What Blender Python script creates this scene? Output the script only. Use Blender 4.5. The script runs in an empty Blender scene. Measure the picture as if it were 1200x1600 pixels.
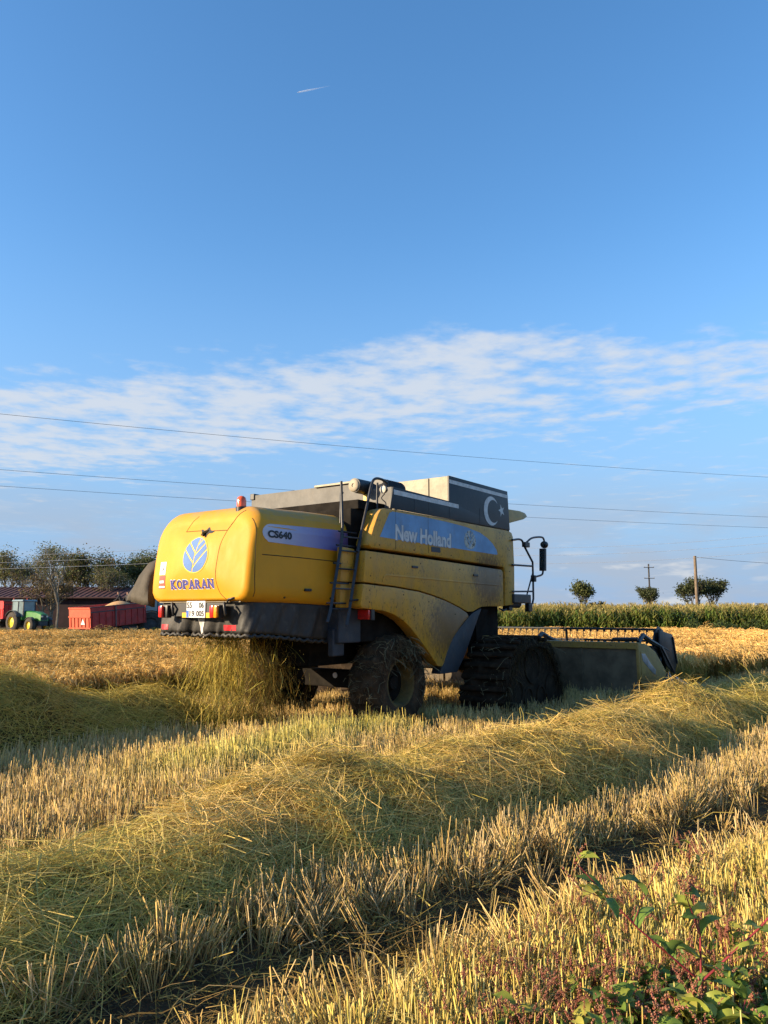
import bpy, bmesh, math, random
import numpy as np
from mathutils import Vector, Matrix, Euler
from mathutils.bvhtree import BVHTree
R = math.radians
rnd = random.Random(7)
rng = np.random.default_rng(11)
SC = bpy.context.scene
COL = SC.collection

# ------------------------------------------------------------------ camera, sky, sun, exposure
CAM_H = 1.75
PITCH = math.atan(155 / 1200.0)
cam_d = bpy.data.cameras.new('camera')
cam_d.sensor_fit = 'HORIZONTAL'; cam_d.sensor_width = 36; cam_d.lens = 36
cam_d.clip_start = 0.05; cam_d.clip_end = 30000
cam = bpy.data.objects.new('camera', cam_d); COL.objects.link(cam)
cam.location = (0, 0, CAM_H); cam.rotation_euler = (math.pi / 2 + PITCH, 0, 0)
SC.camera = cam

SUN_EL, SUN_AZ = R(18.0), math.atan2(-0.95, -0.24)     # azimuth clockwise from +Y
sun_dir = Vector((math.sin(SUN_AZ) * math.cos(SUN_EL), math.cos(SUN_AZ) * math.cos(SUN_EL), math.sin(SUN_EL)))
sl = bpy.data.lights.new('sun', 'SUN'); sl.energy = 5.0; sl.angle = R(0.55); sl.color = (1.0, 0.79, 0.52)
so = bpy.data.objects.new('sun', sl); COL.objects.link(so)
so.rotation_euler = sun_dir.to_track_quat('Z', 'Y').to_euler(); so.location = (-30, -10, 30)

SKY_STRENGTH = 0.117
def build_world():
    w = bpy.data.worlds.new('World'); SC.world = w; w.use_nodes = True
    nt = w.node_tree; N = nt.nodes; L = nt.links
    for n in list(N): N.remove(n)
    def nd(t, **k):
        n = N.new(t)
        for a, b in k.items(): setattr(n, a, b)
        return n
    def mth(op, a, b=None, c=None, clamp=False):
        n = nd('ShaderNodeMath', operation=op, use_clamp=clamp)
        for i, x in enumerate((a, b, c)):
            if x is None: continue
            if isinstance(x, (int, float)): n.inputs[i].default_value = x
            else: L.new(x, n.inputs[i])
        return n.outputs[0]
    def sstep(x, a, b):
        n = nd('ShaderNodeMapRange', interpolation_type='SMOOTHSTEP')
        L.new(x, n.inputs[0]); n.inputs[1].default_value = a; n.inputs[2].default_value = b
        return n.outputs[0]
    def noise(vec, scale, detail=4, rough=.55):
        n = nd('ShaderNodeTexNoise'); L.new(vec, n.inputs['Vector'])
        n.inputs['Scale'].default_value = scale; n.inputs['Detail'].default_value = detail; n.inputs['Roughness'].default_value = rough
        return n.outputs['Fac']
    def mixc(f, a, b):
        n = nd('ShaderNodeMix', data_type='RGBA'); L.new(f, n.inputs[0])
        for i, x in ((6, a), (7, b)):
            if isinstance(x, tuple): n.inputs[i].default_value = (*x, 1)
            else: L.new(x, n.inputs[i])
        return n.outputs[2]
    sky = nd('ShaderNodeTexSky', sky_type='NISHITA', sun_disc=False)
    sky.sun_elevation = SUN_EL; sky.sun_rotation = SUN_AZ % (2 * math.pi)
    sky.altitude = 20; sky.air_density = 1.0; sky.dust_density = 0.5; sky.ozone_density = 2.6
    tc = nd('ShaderNodeTexCoord'); sp = nd('ShaderNodeSeparateXYZ'); L.new(tc.outputs['Generated'], sp.inputs[0])
    x, y, z = sp.outputs
    zc = mth('MAXIMUM', z, 0.02)
    px = mth('DIVIDE', x, zc); py = mth('DIVIDE', y, zc)
    cb = nd('ShaderNodeCombineXYZ'); L.new(px, cb.inputs[0]); L.new(py, cb.inputs[1])
    P = cb.outputs[0]
    # thin altocumulus: ripples on a cloud plane, gathered into a broad band
    mp = nd('ShaderNodeMapping'); L.new(P, mp.inputs[0]); mp.inputs['Rotation'].default_value = (0, 0, R(-20)); mp.inputs['Scale'].default_value = (1.0, 1.0, 1)
    big = noise(P, 0.50, 3)
    mid = noise(mp.outputs[0], 1.25, 4, .55)
    rip = noise(mp.outputs[0], 4.0, 4, .5)
    fine = noise(mp.outputs[0], 9.0, 3, .6)
    q = mth('ADD', py, mth('MULTIPLY', px, 0.16))
    q = mth('ADD', q, mth('MULTIPLY', mth('SUBTRACT', big, .5), 1.6))
    q2 = mth('ADD', mth('ADD', py, mth('MULTIPLY', px, .55)), mth('MULTIPLY', mth('SUBTRACT', big, .5), 1.6))
    band = mth('MULTIPLY', sstep(q, 2.50, 3.2), mth('SUBTRACT', 1.0, mth('MULTIPLY', sstep(q2, 3.4, 5.1), .72)))
    den = mth('ADD', mth('MULTIPLY', band, .62), mth('MULTIPLY', mth('SUBTRACT', mid, .5), .75))
    den = mth('ADD', den, mth('MULTIPLY', mth('SUBTRACT', rip, .5), 1.15))
    den = mth('ADD', den, mth('MULTIPLY', mth('SUBTRACT', fine, .5), .7))
    m1 = mth('MULTIPLY', mth('MULTIPLY', sstep(den, .20, .80), mth('MULTIPLY', sstep(band, .0, .35), sstep(z, .05, .12))), .86)
    # low grey cloud banks towards the horizon
    mp2 = nd('ShaderNodeMapping'); L.new(tc.outputs['Generated'], mp2.inputs[0]); mp2.inputs['Scale'].default_value = (2.6, 2.6, 12)
    low = noise(mp2.outputs[0], 1.7, 5, .55)
    puff = noise(mp2.outputs[0], 5.5, 4, .5)
    lowm = mth('MULTIPLY', sstep(low, .36, .62), mth('SUBTRACT', 1.0, sstep(z, .06, .20)))
    lowm = mth('MULTIPLY', lowm, .75)
    pufm = mth('MULTIPLY', mth('MULTIPLY', sstep(puff, .56, .70), lowm), mth('SUBTRACT', 1.0, sstep(z, .05, .16)))
    hz = mth('SUBTRACT', 1.0, sstep(z, .0, .48))
    hs = nd('ShaderNodeHueSaturation'); L.new(sky.outputs[0], hs.inputs['Color']); hs.inputs['Saturation'].default_value = 1.2; hs.inputs['Value'].default_value = 1.13
    c = mixc(mth('MULTIPLY', hz, .95), hs.outputs[0], (1.10, 1.82, 3.0))
    c = mixc(m1, c, (2.75, 2.95, 3.25))
    c = mixc(lowm, c, (1.75, 2.02, 2.45))
    c = mixc(pufm, c, (2.9, 2.98, 3.08))
    bg = nd('ShaderNodeBackground'); L.new(c, bg.inputs[0]); bg.inputs[1].default_value = SKY_STRENGTH
    out = nd('ShaderNodeOutputWorld'); L.new(bg.outputs[0], out.inputs[0])
build_world()
vs = SC.view_settings
vs.view_transform = 'Standard'; vs.look = 'None'; vs.exposure = 1.12; vs.gamma = 1.0; vs.use_curve_mapping = False

# ------------------------------------------------------------------ frames of reference
HEAD = R(36.6)                                            # the harvester's heading, clockwise from +Y
HD = np.array([math.sin(HEAD), math.cos(HEAD), 0.0]); LF = np.array([-math.cos(HEAD), math.sin(HEAD), 0.0])
ORG = np.array([.115, 11.54, 0.0]) + LF * 1.45
def W(s, v, z=0.0):
    return Vector(ORG + s * HD + v * LF + np.array([0, 0, z]))
def to_sv(x, y):
    dx, dy = x - ORG[0], y - ORG[1]
    return dx * HD[0] + dy * HD[1], dx * LF[0] + dy * LF[1]
def sv_to_xy(s, v):
    return ORG[0] + s * HD[0] + v * LF[0], ORG[1] + s * HD[1] + v * LF[1]
def bearing(px, depth):
    return (px - 600) / 1200.0 * depth

# ------------------------------------------------------------------ value noise (numpy)
def _h(i, j, seed):
    n = (i * 374761393 + j * 668265263 + seed * 1274126177) & 0xffffffff
    n = ((n ^ (n >> 13)) * 1274126177) & 0xffffffff
    return ((n ^ (n >> 16)) & 0xffff) / 65535.0
def vnoise(x, y, seed=0):
    x = np.asarray(x, float); y = np.asarray(y, float)
    i = np.floor(x).astype(np.int64); j = np.floor(y).astype(np.int64)
    fx = x - i; fy = y - j; fx = fx * fx * (3 - 2 * fx); fy = fy * fy * (3 - 2 * fy)
    a = _h(i, j, seed); b = _h(i + 1, j, seed); c = _h(i, j + 1, seed); d = _h(i + 1, j + 1, seed)
    return (a * (1 - fx) + b * fx) * (1 - fy) + (c * (1 - fx) + d * fx) * fy
def fbm(x, y, seed=0, o=3):
    t = 0; a = .5
    for k in range(o):
        t = t + a * vnoise(np.asarray(x) * 2 ** k, np.asarray(y) * 2 ** k, seed + k * 17); a *= .5
    return t / (1 - .5 ** o)
def smooth(x, a, b):
    t = np.clip((np.asarray(x, float) - a) / (b - a), 0, 1); return t * t * (3 - 2 * t)

# ------------------------------------------------------------------ materials
def new_mat(name):
    m = bpy.data.materials.new(name); m.use_nodes = True
    nt = m.node_tree
    for n in list(nt.nodes): nt.nodes.remove(n)
    return m, nt
class NB:
    def __init__(s, nt): s.nt = nt; s.N = nt.nodes; s.L = nt.links
    def nd(s, t, **k):
        n = s.N.new(t)
        for a, b in k.items(): setattr(n, a, b)
        return n
    def put(s, sock, x):
        if isinstance(x, (int, float)): sock.default_value = x
        elif isinstance(x, (tuple, list)): sock.default_value = (*x, 1) if len(x) == 3 and sock.type == 'RGBA' else x
        else: s.L.new(x, sock)
    def math(s, op, a, b=None, clamp=False):
        n = s.nd('ShaderNodeMath', operation=op, use_clamp=clamp); s.put(n.inputs[0], a)
        if b is not None: s.put(n.inputs[1], b)
        return n.outputs[0]
    def step(s, x, a, b):
        n = s.nd('ShaderNodeMapRange', interpolation_type='SMOOTHSTEP'); s.put(n.inputs[0], x)
        n.inputs[1].default_value = a; n.inputs[2].default_value = b; return n.outputs[0]
    def noise(s, scale, detail=4, rough=.55, vec=None, dist=0):
        n = s.nd('ShaderNodeTexNoise'); n.inputs['Scale'].default_value = scale; n.inputs['Detail'].default_value = detail
        n.inputs['Roughness'].default_value = rough; n.inputs['Distortion'].default_value = dist
        s.put(n.inputs['Vector'], vec if vec is not None else s.obj()); return n.outputs['Fac']
    def obj(s):
        if not hasattr(s, '_o'): s._o = s.nd('ShaderNodeTexCoord').outputs['Object']
        return s._o
    def mapped(s, scale, loc=(0, 0, 0), rot=(0, 0, 0)):
        n = s.nd('ShaderNodeMapping'); s.L.new(s.obj(), n.inputs[0]); n.inputs['Scale'].default_value = scale
        n.inputs['Location'].default_value = loc; n.inputs['Rotation'].default_value = rot; return n.outputs[0]
    def mix(s, f, a, b, mode='MIX'):
        n = s.nd('ShaderNodeMix', data_type='RGBA', blend_type=mode); s.put(n.inputs[0], f); s.put(n.inputs[6], a); s.put(n.inputs[7], b)
        return n.outputs[2]
    def bump(s, h, strength=.3, dist=.02):
        n = s.nd('ShaderNodeBump'); s.put(n.inputs['Height'], h); n.inputs['Strength'].default_value = strength
        n.inputs['Distance'].default_value = dist; return n.outputs[0]
    def principled(s, col, rough=.5, metal=0., normal=None, coat=0., spec=.5, emit=None, alpha=None, trans=None):
        p = s.nd('ShaderNodeBsdfPrincipled'); s.put(p.inputs['Base Color'], col); s.put(p.inputs['Roughness'], rough)
        s.put(p.inputs['Metallic'], metal); p.inputs['Specular IOR Level'].default_value = spec
        p.inputs['Coat Weight'].default_value = coat; p.inputs['Coat Roughness'].default_value = .12
        if normal is not None: s.L.new(normal, p.inputs['Normal'])
        if alpha is not None: s.put(p.inputs['Alpha'], alpha)
        if trans is not None: s.put(p.inputs['Transmission Weight'], trans)
        return p.outputs[0]
    def out(s, sh):
        o = s.nd('ShaderNodeOutputMaterial'); s.L.new(sh, o.inputs[0])
MATS = {}
def simple(name, col, rough=.55, metal=0., var=.25, scale=6., coat=0., bump=0., dirt=0., dirtcol=(.12, .085, .05), spec=.4):
    m, nt = new_mat(name); b = NB(nt)
    n = b.noise(scale, 5, .6)
    dk = tuple(c * (1 - var) for c in col); lt = tuple(min(1, c * (1 + var * .6)) for c in col)
    c = b.mix(b.step(n, .3, .7), dk, lt)
    if dirt: c = b.mix(b.math('MULTIPLY', b.step(b.noise(scale * 1.7, 6, .7, b.mapped((1, 1, .6), (3, 1, 2))), .5, .72), dirt), c, dirtcol)
    nrm = b.bump(b.noise(scale * 5, 4), bump, .01) if bump else None
    b.out(b.principled(c, rough, metal, nrm, coat, spec)); MATS[name] = m; return m
def paint(name, col, dust=.3, mud=0., mudc=(3.0, -1.45, 2.25), mudr=(0.75, 9, .6), streak=.2, rough=.34, speck=.0):
    """weathered yellow paint: dust film, faded patches, mud spray of its own shape"""
    m, nt = new_mat(name); b = NB(nt)
    f = b.noise(2.2, 4, .6)
    c = b.mix(b.step(f, .35, .7), tuple(x * .9 for x in col), col)
    dn = b.noise(5.0, 6, .62, b.mapped((1, 1, .45)))
    c = b.mix(b.math('MULTIPLY', b.step(dn, .32, .72), dust), c, (.33, .20, .075))
    st = b.noise(9, 5, .6, b.mapped((3.2, 3.2, .35)))
    c = b.mix(b.math('MULTIPLY', b.step(st, .55, .8), streak), c, (.20, .14, .06))
    if speck:
        sv = b.noise(34, 3, .7, b.mapped((1, 1, .5)))
        sm = b.noise(1.6, 3, .5, b.mapped((1, 1, 1), (5, 2, 1)))
        k = b.math('MULTIPLY', b.step(sv, .57, .64), b.math('MULTIPLY', b.step(sm, .3, .65), speck))
        c = b.mix(k, c, (.07, .042, .02))
    if mud:
        mp = b.nd('ShaderNodeMapping', vector_type='POINT'); b.L.new(b.obj(), mp.inputs[0])
        mp.inputs['Location'].default_value = tuple(-a / r for a, r in zip(mudc, mudr)); mp.inputs['Scale'].default_value = tuple(1 / r for r in mudr)
        ln = b.nd('ShaderNodeVectorMath', operation='LENGTH'); b.L.new(mp.outputs[0], ln.inputs[0])
        ring = b.step(ln.outputs[1], 1.25, .1)
        ms = b.noise(22, 6, .75, b.mapped((1, 1, .55)))
        k = b.step(b.math('ADD', b.math('MULTIPLY', ring, .62), b.math('MULTIPLY', ms, .9)), .68, 1.02)
        c = b.mix(b.math('MULTIPLY', k, mud), c, (.12, .062, .022))
    gn = b.nd('ShaderNodeNewGeometry'); sg = b.nd('ShaderNodeSeparateXYZ'); b.L.new(gn.outputs['True Normal'], sg.inputs[0])
    top = b.math('MULTIPLY', b.step(sg.outputs[2], .25, .95), b.step(b.noise(3.5, 5, .65, b.mapped((1, 1, 1), (7, 3, 1))), .25, .7))
    c = b.mix(b.math('MULTIPLY', top, .65), c, (.27, .22, .15))
    rg = b.math('ADD', b.math('MULTIPLY', dn, .35), rough - .1)
    b.out(b.principled(c, rg, 0, b.bump(b.noise(2.6, 3), .10, .03), .0, .3)); MATS[name] = m; return m
def straw_mat(name, transl=.28, rough=.62, gain=1.0):
    m, nt = new_mat(name); b = NB(nt)
    a = b.nd('ShaderNodeAttribute', attribute_name='Col'); t = b.nd('ShaderNodeAttribute', attribute_name='tint', attribute_type='INSTANCER')
    c = b.mix(1.0, a.outputs['Color'], t.outputs['Color'], 'MULTIPLY')
    if gain != 1.0: c = b.mix(1.0, c, (gain, gain, gain), 'MULTIPLY')
    p = b.principled(c, rough, 0, None, 0, .15)
    tr = b.nd('ShaderNodeBsdfTranslucent'); b.L.new(c, tr.inputs[0])
    mx = b.nd('ShaderNodeMixShader'); mx.inputs[0].default_value = transl; b.L.new(p, mx.inputs[1]); b.L.new(tr.outputs[0], mx.inputs[2])
    b.out(mx.outputs[0]); MATS[name] = m; return m
def vcol_mat(name, transl=.25, rough=.6):
    m, nt = new_mat(name); b = NB(nt)
    a = b.nd('ShaderNodeAttribute', attribute_name='Col')
    c = a.outputs['Color']
    p = b.principled(c, rough, 0, None, 0, .18)
    tr = b.nd('ShaderNodeBsdfTranslucent'); b.L.new(c, tr.inputs[0])
    mx = b.nd('ShaderNodeMixShader'); mx.inputs[0].default_value = transl; b.L.new(p, mx.inputs[1]); b.L.new(tr.outputs[0], mx.inputs[2])
    b.out(mx.outputs[0]); MATS[name] = m; return m

YEL = (.66, .30, .007)
paint('hood_yellow', YEL, .10, 0, streak=.06, rough=.5)
paint('panel_yellow', (.60, .30, .022), .50, .9, mudc=(3.0, -1.45, 2.30), mudr=(1.0, 9, .85), speck=.75, streak=.22)
paint('fender_yellow', (.60, .30, .022), .52, .85, mudc=(1.9, -1.45, 1.5), mudr=(1.6, 9, .95), speck=1.0, streak=.3)
paint('header_yellow', (.38, .24, .055), .7, .6, mudc=(5.6, -3.2, .2), mudr=(2.5, 5, .6), speck=.8, streak=.5, rough=.5)
simple('black_metal', (.018, .019, .022), .45, 0, .4, 5, dirt=.35)
simple('dark_chassis', (.014, .012, .010), .8, 0, .5, 4, bump=.3, dirt=.4, dirtcol=(.028, .02, .013), spec=.08)
simple('ext_black', (.018, .020, .024), .5, 0, .25, 3, dirt=.18, dirtcol=(.10, .09, .075))
simple('ext_white', (.62, .61, .58), .6, 0, .2, 8, dirt=.35, dirtcol=(.3, .27, .22))
simple('liner_blue', (.026, .030, .038), .6, 0, .35, 4, dirt=.5, dirtcol=(.09, .07, .05))
simple('grey_sheet', (.105, .102, .096), .6, 0, .25, 4, bump=.15, dirt=.3, dirtcol=(.2, .17, .13))
simple('zinc', (.18, .16, .12), .5, .2, .22, 5, bump=.15, dirt=.35, dirtcol=(.24, .17, .10))
simple('cream_plastic', (.33, .28, .20), .6, 0, .15, 8)
simple('tarp_grey', (.030, .028, .026), .6, 0, .25, 5, bump=.25, dirt=.3, dirtcol=(.17, .15, .12))
simple('canvas_spout', (.060, .050, .037), .75, 0, .35, 4, bump=.35, dirt=.4, dirtcol=(.10, .085, .06))
simple('rubber_mud', (.055, .037, .022), .95, 0, .45, 6, bump=1.0, dirt=.7, dirtcol=(.12, .08, .045), spec=.1)
simple('belt_mud', (.032, .022, .014), .95, 0, .4, 5, bump=.9, dirt=.5, dirtcol=(.075, .052, .03), spec=.1)
simple('rim_yellow', (.13, .09, .025), .8, 0, .4, 6, dirt=.9, dirtcol=(.06, .045, .028))
simple('seam_dark', (.05, .035, .01), .8)
simple('logo_blue', (.10, .20, .46), .75, 0, .1, 5)
simple('decal_blue', (.15, .30, .50), .5, 0, .18, 3, dirt=.25, dirtcol=(.16, .14, .10))
simple('name_purple', (.06, .055, .26), .5)
simple('label_white', (.78, .75, .72), .5, 0, .08, 6)
simple('label_red', (.62, .08, .05), .5)
simple('letter_dark', (.02, .022, .03), .5)
simple('plate_white', (.74, .74, .72), .45, 0, .08, 12)
simple('plate_blue', (.02, .12, .55), .4)
simple('reflector_yellow', (.85, .50, .02), .35)
simple('reflector_red', (.70, .02, .03), .35)
simple('lamp_red', (.55, .02, .015), .2, 0, .2, 20, coat=.6)
simple('lamp_amber', (.85, .30, .01), .2, 0, .2, 20, coat=.6)
simple('beacon_orange', (.75, .10, .01), .18, 0, .2, 9, coat=.8)
simple('lens_glass', (.70, .66, .55), .12, 0, .2, 20, coat=.8)
simple('mirror_glass', (.35, .42, .42), .08, .9, .1, 3)
simple('ladder_black', (.022, .024, .030), .4, 0, .4, 9, dirt=.3)
simple('cab_glass', (.03, .04, .045), .05, 0, .1, 2, coat=.5)
simple('roof_yellow', (.48, .26, .05), .5, 0, .2, 4, dirt=.3)
simple('header_back', (.13, .10, .06), .7, 0, .4, 3, bump=.2, dirt=.55, dirtcol=(.18, .135, .08))
simple('steel_worn', (.33, .34, .35), .45, .5, .3, 5, dirt=.4)
simple('smear_white', (.55, .52, .49), .6, 0, .2, 10)
simple('straw_tangle', (.17, .13, .06), .75, 0, .5, 3)
def strip_mat():
    m, nt = new_mat('strip_lilac'); b = NB(nt)
    sp = b.nd('ShaderNodeSeparateXYZ'); b.L.new(b.obj(), sp.inputs[0])
    r = b.nd('ShaderNodeValToRGB'); mr = b.nd('ShaderNodeMapRange'); b.L.new(sp.outputs[0], mr.inputs[0]); mr.inputs[1].default_value = -2.45; mr.inputs[2].default_value = -.5
    b.L.new(mr.outputs[0], r.inputs[0]); e = r.color_ramp.elements
    e[0].position = 0; e[0].color = (.55, .55, .60, 1); e[1].position = .45; e[1].color = (.27, .27, .46, 1)
    for p, c in ((.74, (.12, .12, .36, 1)), (.86, (.16, .09, .20, 1)), (1, (.14, .07, .16, 1))):
        k = e.new(p); k.color = c
    c = b.mix(b.math('MULTIPLY', b.step(b.noise(14, 5, .7), .55, .75), .35), r.outputs[0], (.30, .27, .27))
    b.out(b.principled(c, .4)); MATS['strip_lilac'] = m
strip_mat()
straw_mat('straw', .12); straw_mat('rice', .2); straw_mat('corn_leaf', .25, .5); straw_mat('cover_leaf', .25, .55)
vcol_mat('tree_leaf', .25, .6); vcol_mat('weed_leaf', .3, .45)
simple('bark_pale', (.20, .17, .13), .9, 0, .4, 3, bump=.4)
simple('bark_dark', (.075, .06, .045), .9, 0, .4, 3, bump=.4)
simple('weed_stem', (.24, .03, .035), .4, 0, .3, 20)
simple('pole_wood', (.17, .125, .085), .85, 0, .3, 4, bump=.3)
simple('pole_dark', (.045, .04, .036), .85, 0, .3, 4)
simple('wire_dark', (.02, .02, .022), .6)
simple('wire_bright', (.62, .62, .62), .35, .3)
simple('insulator', (.25, .23, .2), .3)
simple('roof_maroon', (.075, .032, .034), .75, 0, .35, 1.2, dirt=.5, dirtcol=(.11, .075, .06))
simple('wall_maroon', (.030, .013, .017), .85, 0, .4, 1.0, dirt=.3, dirtcol=(.05, .035, .03))
simple('wall_opening', (.16, .16, .16), .9)
simple('tractor_green', (.045, .20, .03), .35, 0, .2, 3, coat=.3)
simple('tractor_grey', (.045, .05, .055), .6)
simple('tractor_navy', (.03, .045, .10), .45, 0, .3, 3)
simple('wheel_yellow', (.75, .52, .03), .45)
simple('tyre', (.055, .046, .038), .9, 0, .4, 5, bump=.5)
simple('glass_pale', (.20, .26, .26), .08, 0, .2, 2, coat=.4)
simple('trailer_red', (.60, .085, .035), .5, 0, .2, 2.5, dirt=.25)
simple('trailer_red_shaded', (.42, .035, .03), .55, 0, .25, 2.5, dirt=.3)  # boards turned from the sun: their shade is put into a darker red
simple('trailer_scarlet', (.72, .03, .03), .45, 0, .12, 2)
simple('grain', (.55, .32, .14), .9, 0, .25, 12, bump=.5)
simple('clothes_black', (.012, .012, .015), .85)

# ------------------------------------------------------------------ mesh helpers
class MB:
    def __init__(s): s.v = []; s.f = []; s.mi = []; s.cur = 0
    def add(s, vs, fs):
        o = len(s.v); s.v += [tuple(p) for p in vs]
        for f in fs: s.f.append(tuple(i + o for i in f)); s.mi.append(s.cur)
        return s
    def box(s, lo, hi):
        (a, b, c), (d, e, f) = lo, hi
        return s.add([(a, b, c), (d, b, c), (d, e, c), (a, e, c), (a, b, f), (d, b, f), (d, e, f), (a, e, f)],
                     [(0, 3, 2, 1), (4, 5, 6, 7), (0, 1, 5, 4), (1, 2, 6, 5), (2, 3, 7, 6), (3, 0, 4, 7)])
    def obox(s, c, ax, ay, az):
        c = Vector(c); ax, ay, az = Vector(ax), Vector(ay), Vector(az); p = []
        for k in (-1, 1):
            for (i, j) in ((-1, -1), (1, -1), (1, 1), (-1, 1)): p.append(c + ax * i + ay * j + az * k)
        return s.add(p, [(0, 3, 2, 1), (4, 5, 6, 7), (0, 1, 5, 4), (1, 2, 6, 5), (2, 3, 7, 6), (3, 0, 4, 7)])
    def tube(s, pts, r, n=8, cap=True):
        P = [Vector(p) for p in pts]; rr = r if isinstance(r, (list, tuple)) else [r] * len(P)
        vs = []; up = None
        for i, p in enumerate(P):
            t = (P[min(i + 1, len(P) - 1)] - P[max(i - 1, 0)]).normalized()
            if up is None: up = Vector((0, 0, 1)) if abs(t.z) < .9 else Vector((1, 0, 0))
            a = t.cross(up)
            if a.length < 1e-5: a = t.orthogonal()
            a.normalize(); b = a.cross(t).normalized(); up = b
            for k in range(n):
                q = 2 * math.pi * k / n; vs.append(p + (a * math.cos(q) + b * math.sin(q)) * rr[i])
        fs = []
        for i in range(len(P) - 1):
            for k in range(n): fs.append((i * n + k, i * n + (k + 1) % n, (i + 1) * n + (k + 1) % n, (i + 1) * n + k))
        if cap: fs.append(tuple(range(n - 1, -1, -1))); fs.append(tuple((len(P) - 1) * n + k for k in range(n)))
        return s.add(vs, fs)
    def lathe(s, prof, c, axis='y', n=32, close=False):
        """prof: (offset along axis, radius)"""
        vs = []; fs = []; m = len(prof)
        for k in range(n):
            q = 2 * math.pi * k / n; ca, sa = math.cos(q), math.sin(q)
            for (o, r) in prof:
                if axis == 'y': vs.append((c[0] + r * ca, c[1] + o, c[2] + r * sa))
                elif axis == 'z': vs.append((c[0] + r * ca, c[1] + r * sa, c[2] + o))
                else: vs.append((c[0] + o, c[1] + r * ca, c[2] + r * sa))
        mm = m if close else m - 1
        for k in range(n):
            k2 = (k + 1) % n
            for i in range(mm):
                i2 = (i + 1) % m; fs.append((k * m + i, k * m + i2, k2 * m + i2, k2 * m + i))
        return s.add(vs, fs)
    def loft(s, rings, closed=True, cap=False):
        n = len(rings[0]); vs = [p for r in rings for p in r]; fs = []
        for i in range(len(rings) - 1):
            for k in range(n if closed else n - 1): fs.append((i * n + k, i * n + (k + 1) % n, (i + 1) * n + (k + 1) % n, (i + 1) * n + k))
        if cap: fs.append(tuple(range(n - 1, -1, -1))); fs.append(tuple((len(rings) - 1) * n + k for k in range(n)))
        return s.add(vs, fs)
    def mesh(s, name):
        me = bpy.data.meshes.new(name); me.from_pydata(s.v, [], s.f); me.update(); return me
    def build(s, name, mats, parent=None, smooth=None, bevel=0, recalc=True):
        me = s.mesh(name)
        mats = mats if isinstance(mats, (list, tuple)) else [mats]
        for m in mats: me.materials.append(MATS[m] if isinstance(m, str) else m)
        if len(mats) > 1: me.polygons.foreach_set('material_index', s.mi)
        if bevel or recalc:
            bm = bmesh.new(); bm.from_mesh(me)
            if recalc: bmesh.ops.recalc_face_normals(bm, faces=bm.faces)
            if bevel:
                ed = [e for e in bm.edges if len(e.link_faces) == 2 and e.calc_face_angle(0) > R(35)]
                bmesh.ops.bevel(bm, geom=ed, offset=bevel, segments=2, affect='EDGES', profile=.6, clamp_overlap=True)
            bm.to_mesh(me); bm.free()
        if smooth is not None:
            me.shade_smooth(); me.set_sharp_from_angle(angle=R(smooth))
        return link(name, me, parent)
def link(name, me, parent=None):
    o = bpy.data.objects.new(name, me); COL.objects.link(o)
    if parent is not None: o.parent = parent
    return o
def tag(o, label=None, cat=None, group=None, kind=None):
    if label: o['label'] = label
    if cat: o['category'] = cat
    if group: o['group'] = group
    if kind: o['kind'] = kind
    return o
def empty(name, loc=(0, 0, 0), rz=0, label=None, cat=None, group=None):
    o = bpy.data.objects.new(name, None); COL.objects.link(o); o.location = loc; o.rotation_euler = (0, 0, rz)
    o.empty_display_size = .2
    return tag(o, label, cat, group)
def catmull(pts, n=6):
    P = [np.array(p, float) for p in pts]; P = [2 * P[0] - P[1]] + P + [2 * P[-1] - P[-2]]; out = []
    for i in range(1, len(P) - 2):
        for k in range(n):
            t = k / n; a, b, c, d = P[i - 1], P[i], P[i + 1], P[i + 2]
            out.append(tuple(.5 * (2 * b + (c - a) * t + (2 * a - 5 * b + 4 * c - d) * t * t + (3 * b - a - 3 * c + d) * t ** 3)))
    out.append(tuple(P[-2])); return out
def panel(name, poly, v0, v1, mat, parent, bevel=.012, smooth=40):
    """a sheet standing along the travel direction: poly in (s, z), from v0 (outer) to v1 (inner)"""
    n = len(poly); m = MB()
    m.add([(a, v0, b) for a, b in poly] + [(a, v1, b) for a, b in poly],
          [tuple(range(n)), tuple(range(2 * n - 1, n - 1, -1))] + [(i, n + i, n + (i + 1) % n, (i + 1) % n) for i in range(n)])
    return m.build(name, mat, parent, smooth, bevel)
def text_mesh(txt, size=1, bold=0., cond=1.):
    """flat lettering: vertices (N,2), faces; starts at x = 0"""
    cu = bpy.data.curves.new('lettering', 'FONT'); cu.body = txt; cu.size = size; cu.offset = bold; cu.resolution_u = 3
    ob = bpy.data.objects.new('lettering', cu); COL.objects.link(ob)
    dg = bpy.context.evaluated_depsgraph_get(); dg.update()
    me = bpy.data.meshes.new_from_object(ob.evaluated_get(dg))
    v = np.array([p.co[:] for p in me.vertices])[:, :2]; f = [tuple(p.vertices) for p in me.polygons]
    bpy.data.objects.remove(ob); bpy.data.curves.remove(cu); bpy.data.meshes.remove(me)
    v[:, 0] = (v[:, 0] - v[:, 0].min()) * cond
    return v, f
def fit_text(txt, width, height, bold=.02):
    v, f = text_mesh(txt, 1, bold)
    v[:, 0] -= v[:, 0].min(); v[:, 1] -= v[:, 1].min()
    v[:, 0] *= width / v[:, 0].max(); v[:, 1] *= height / v[:, 1].max()
    return v, f
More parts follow.
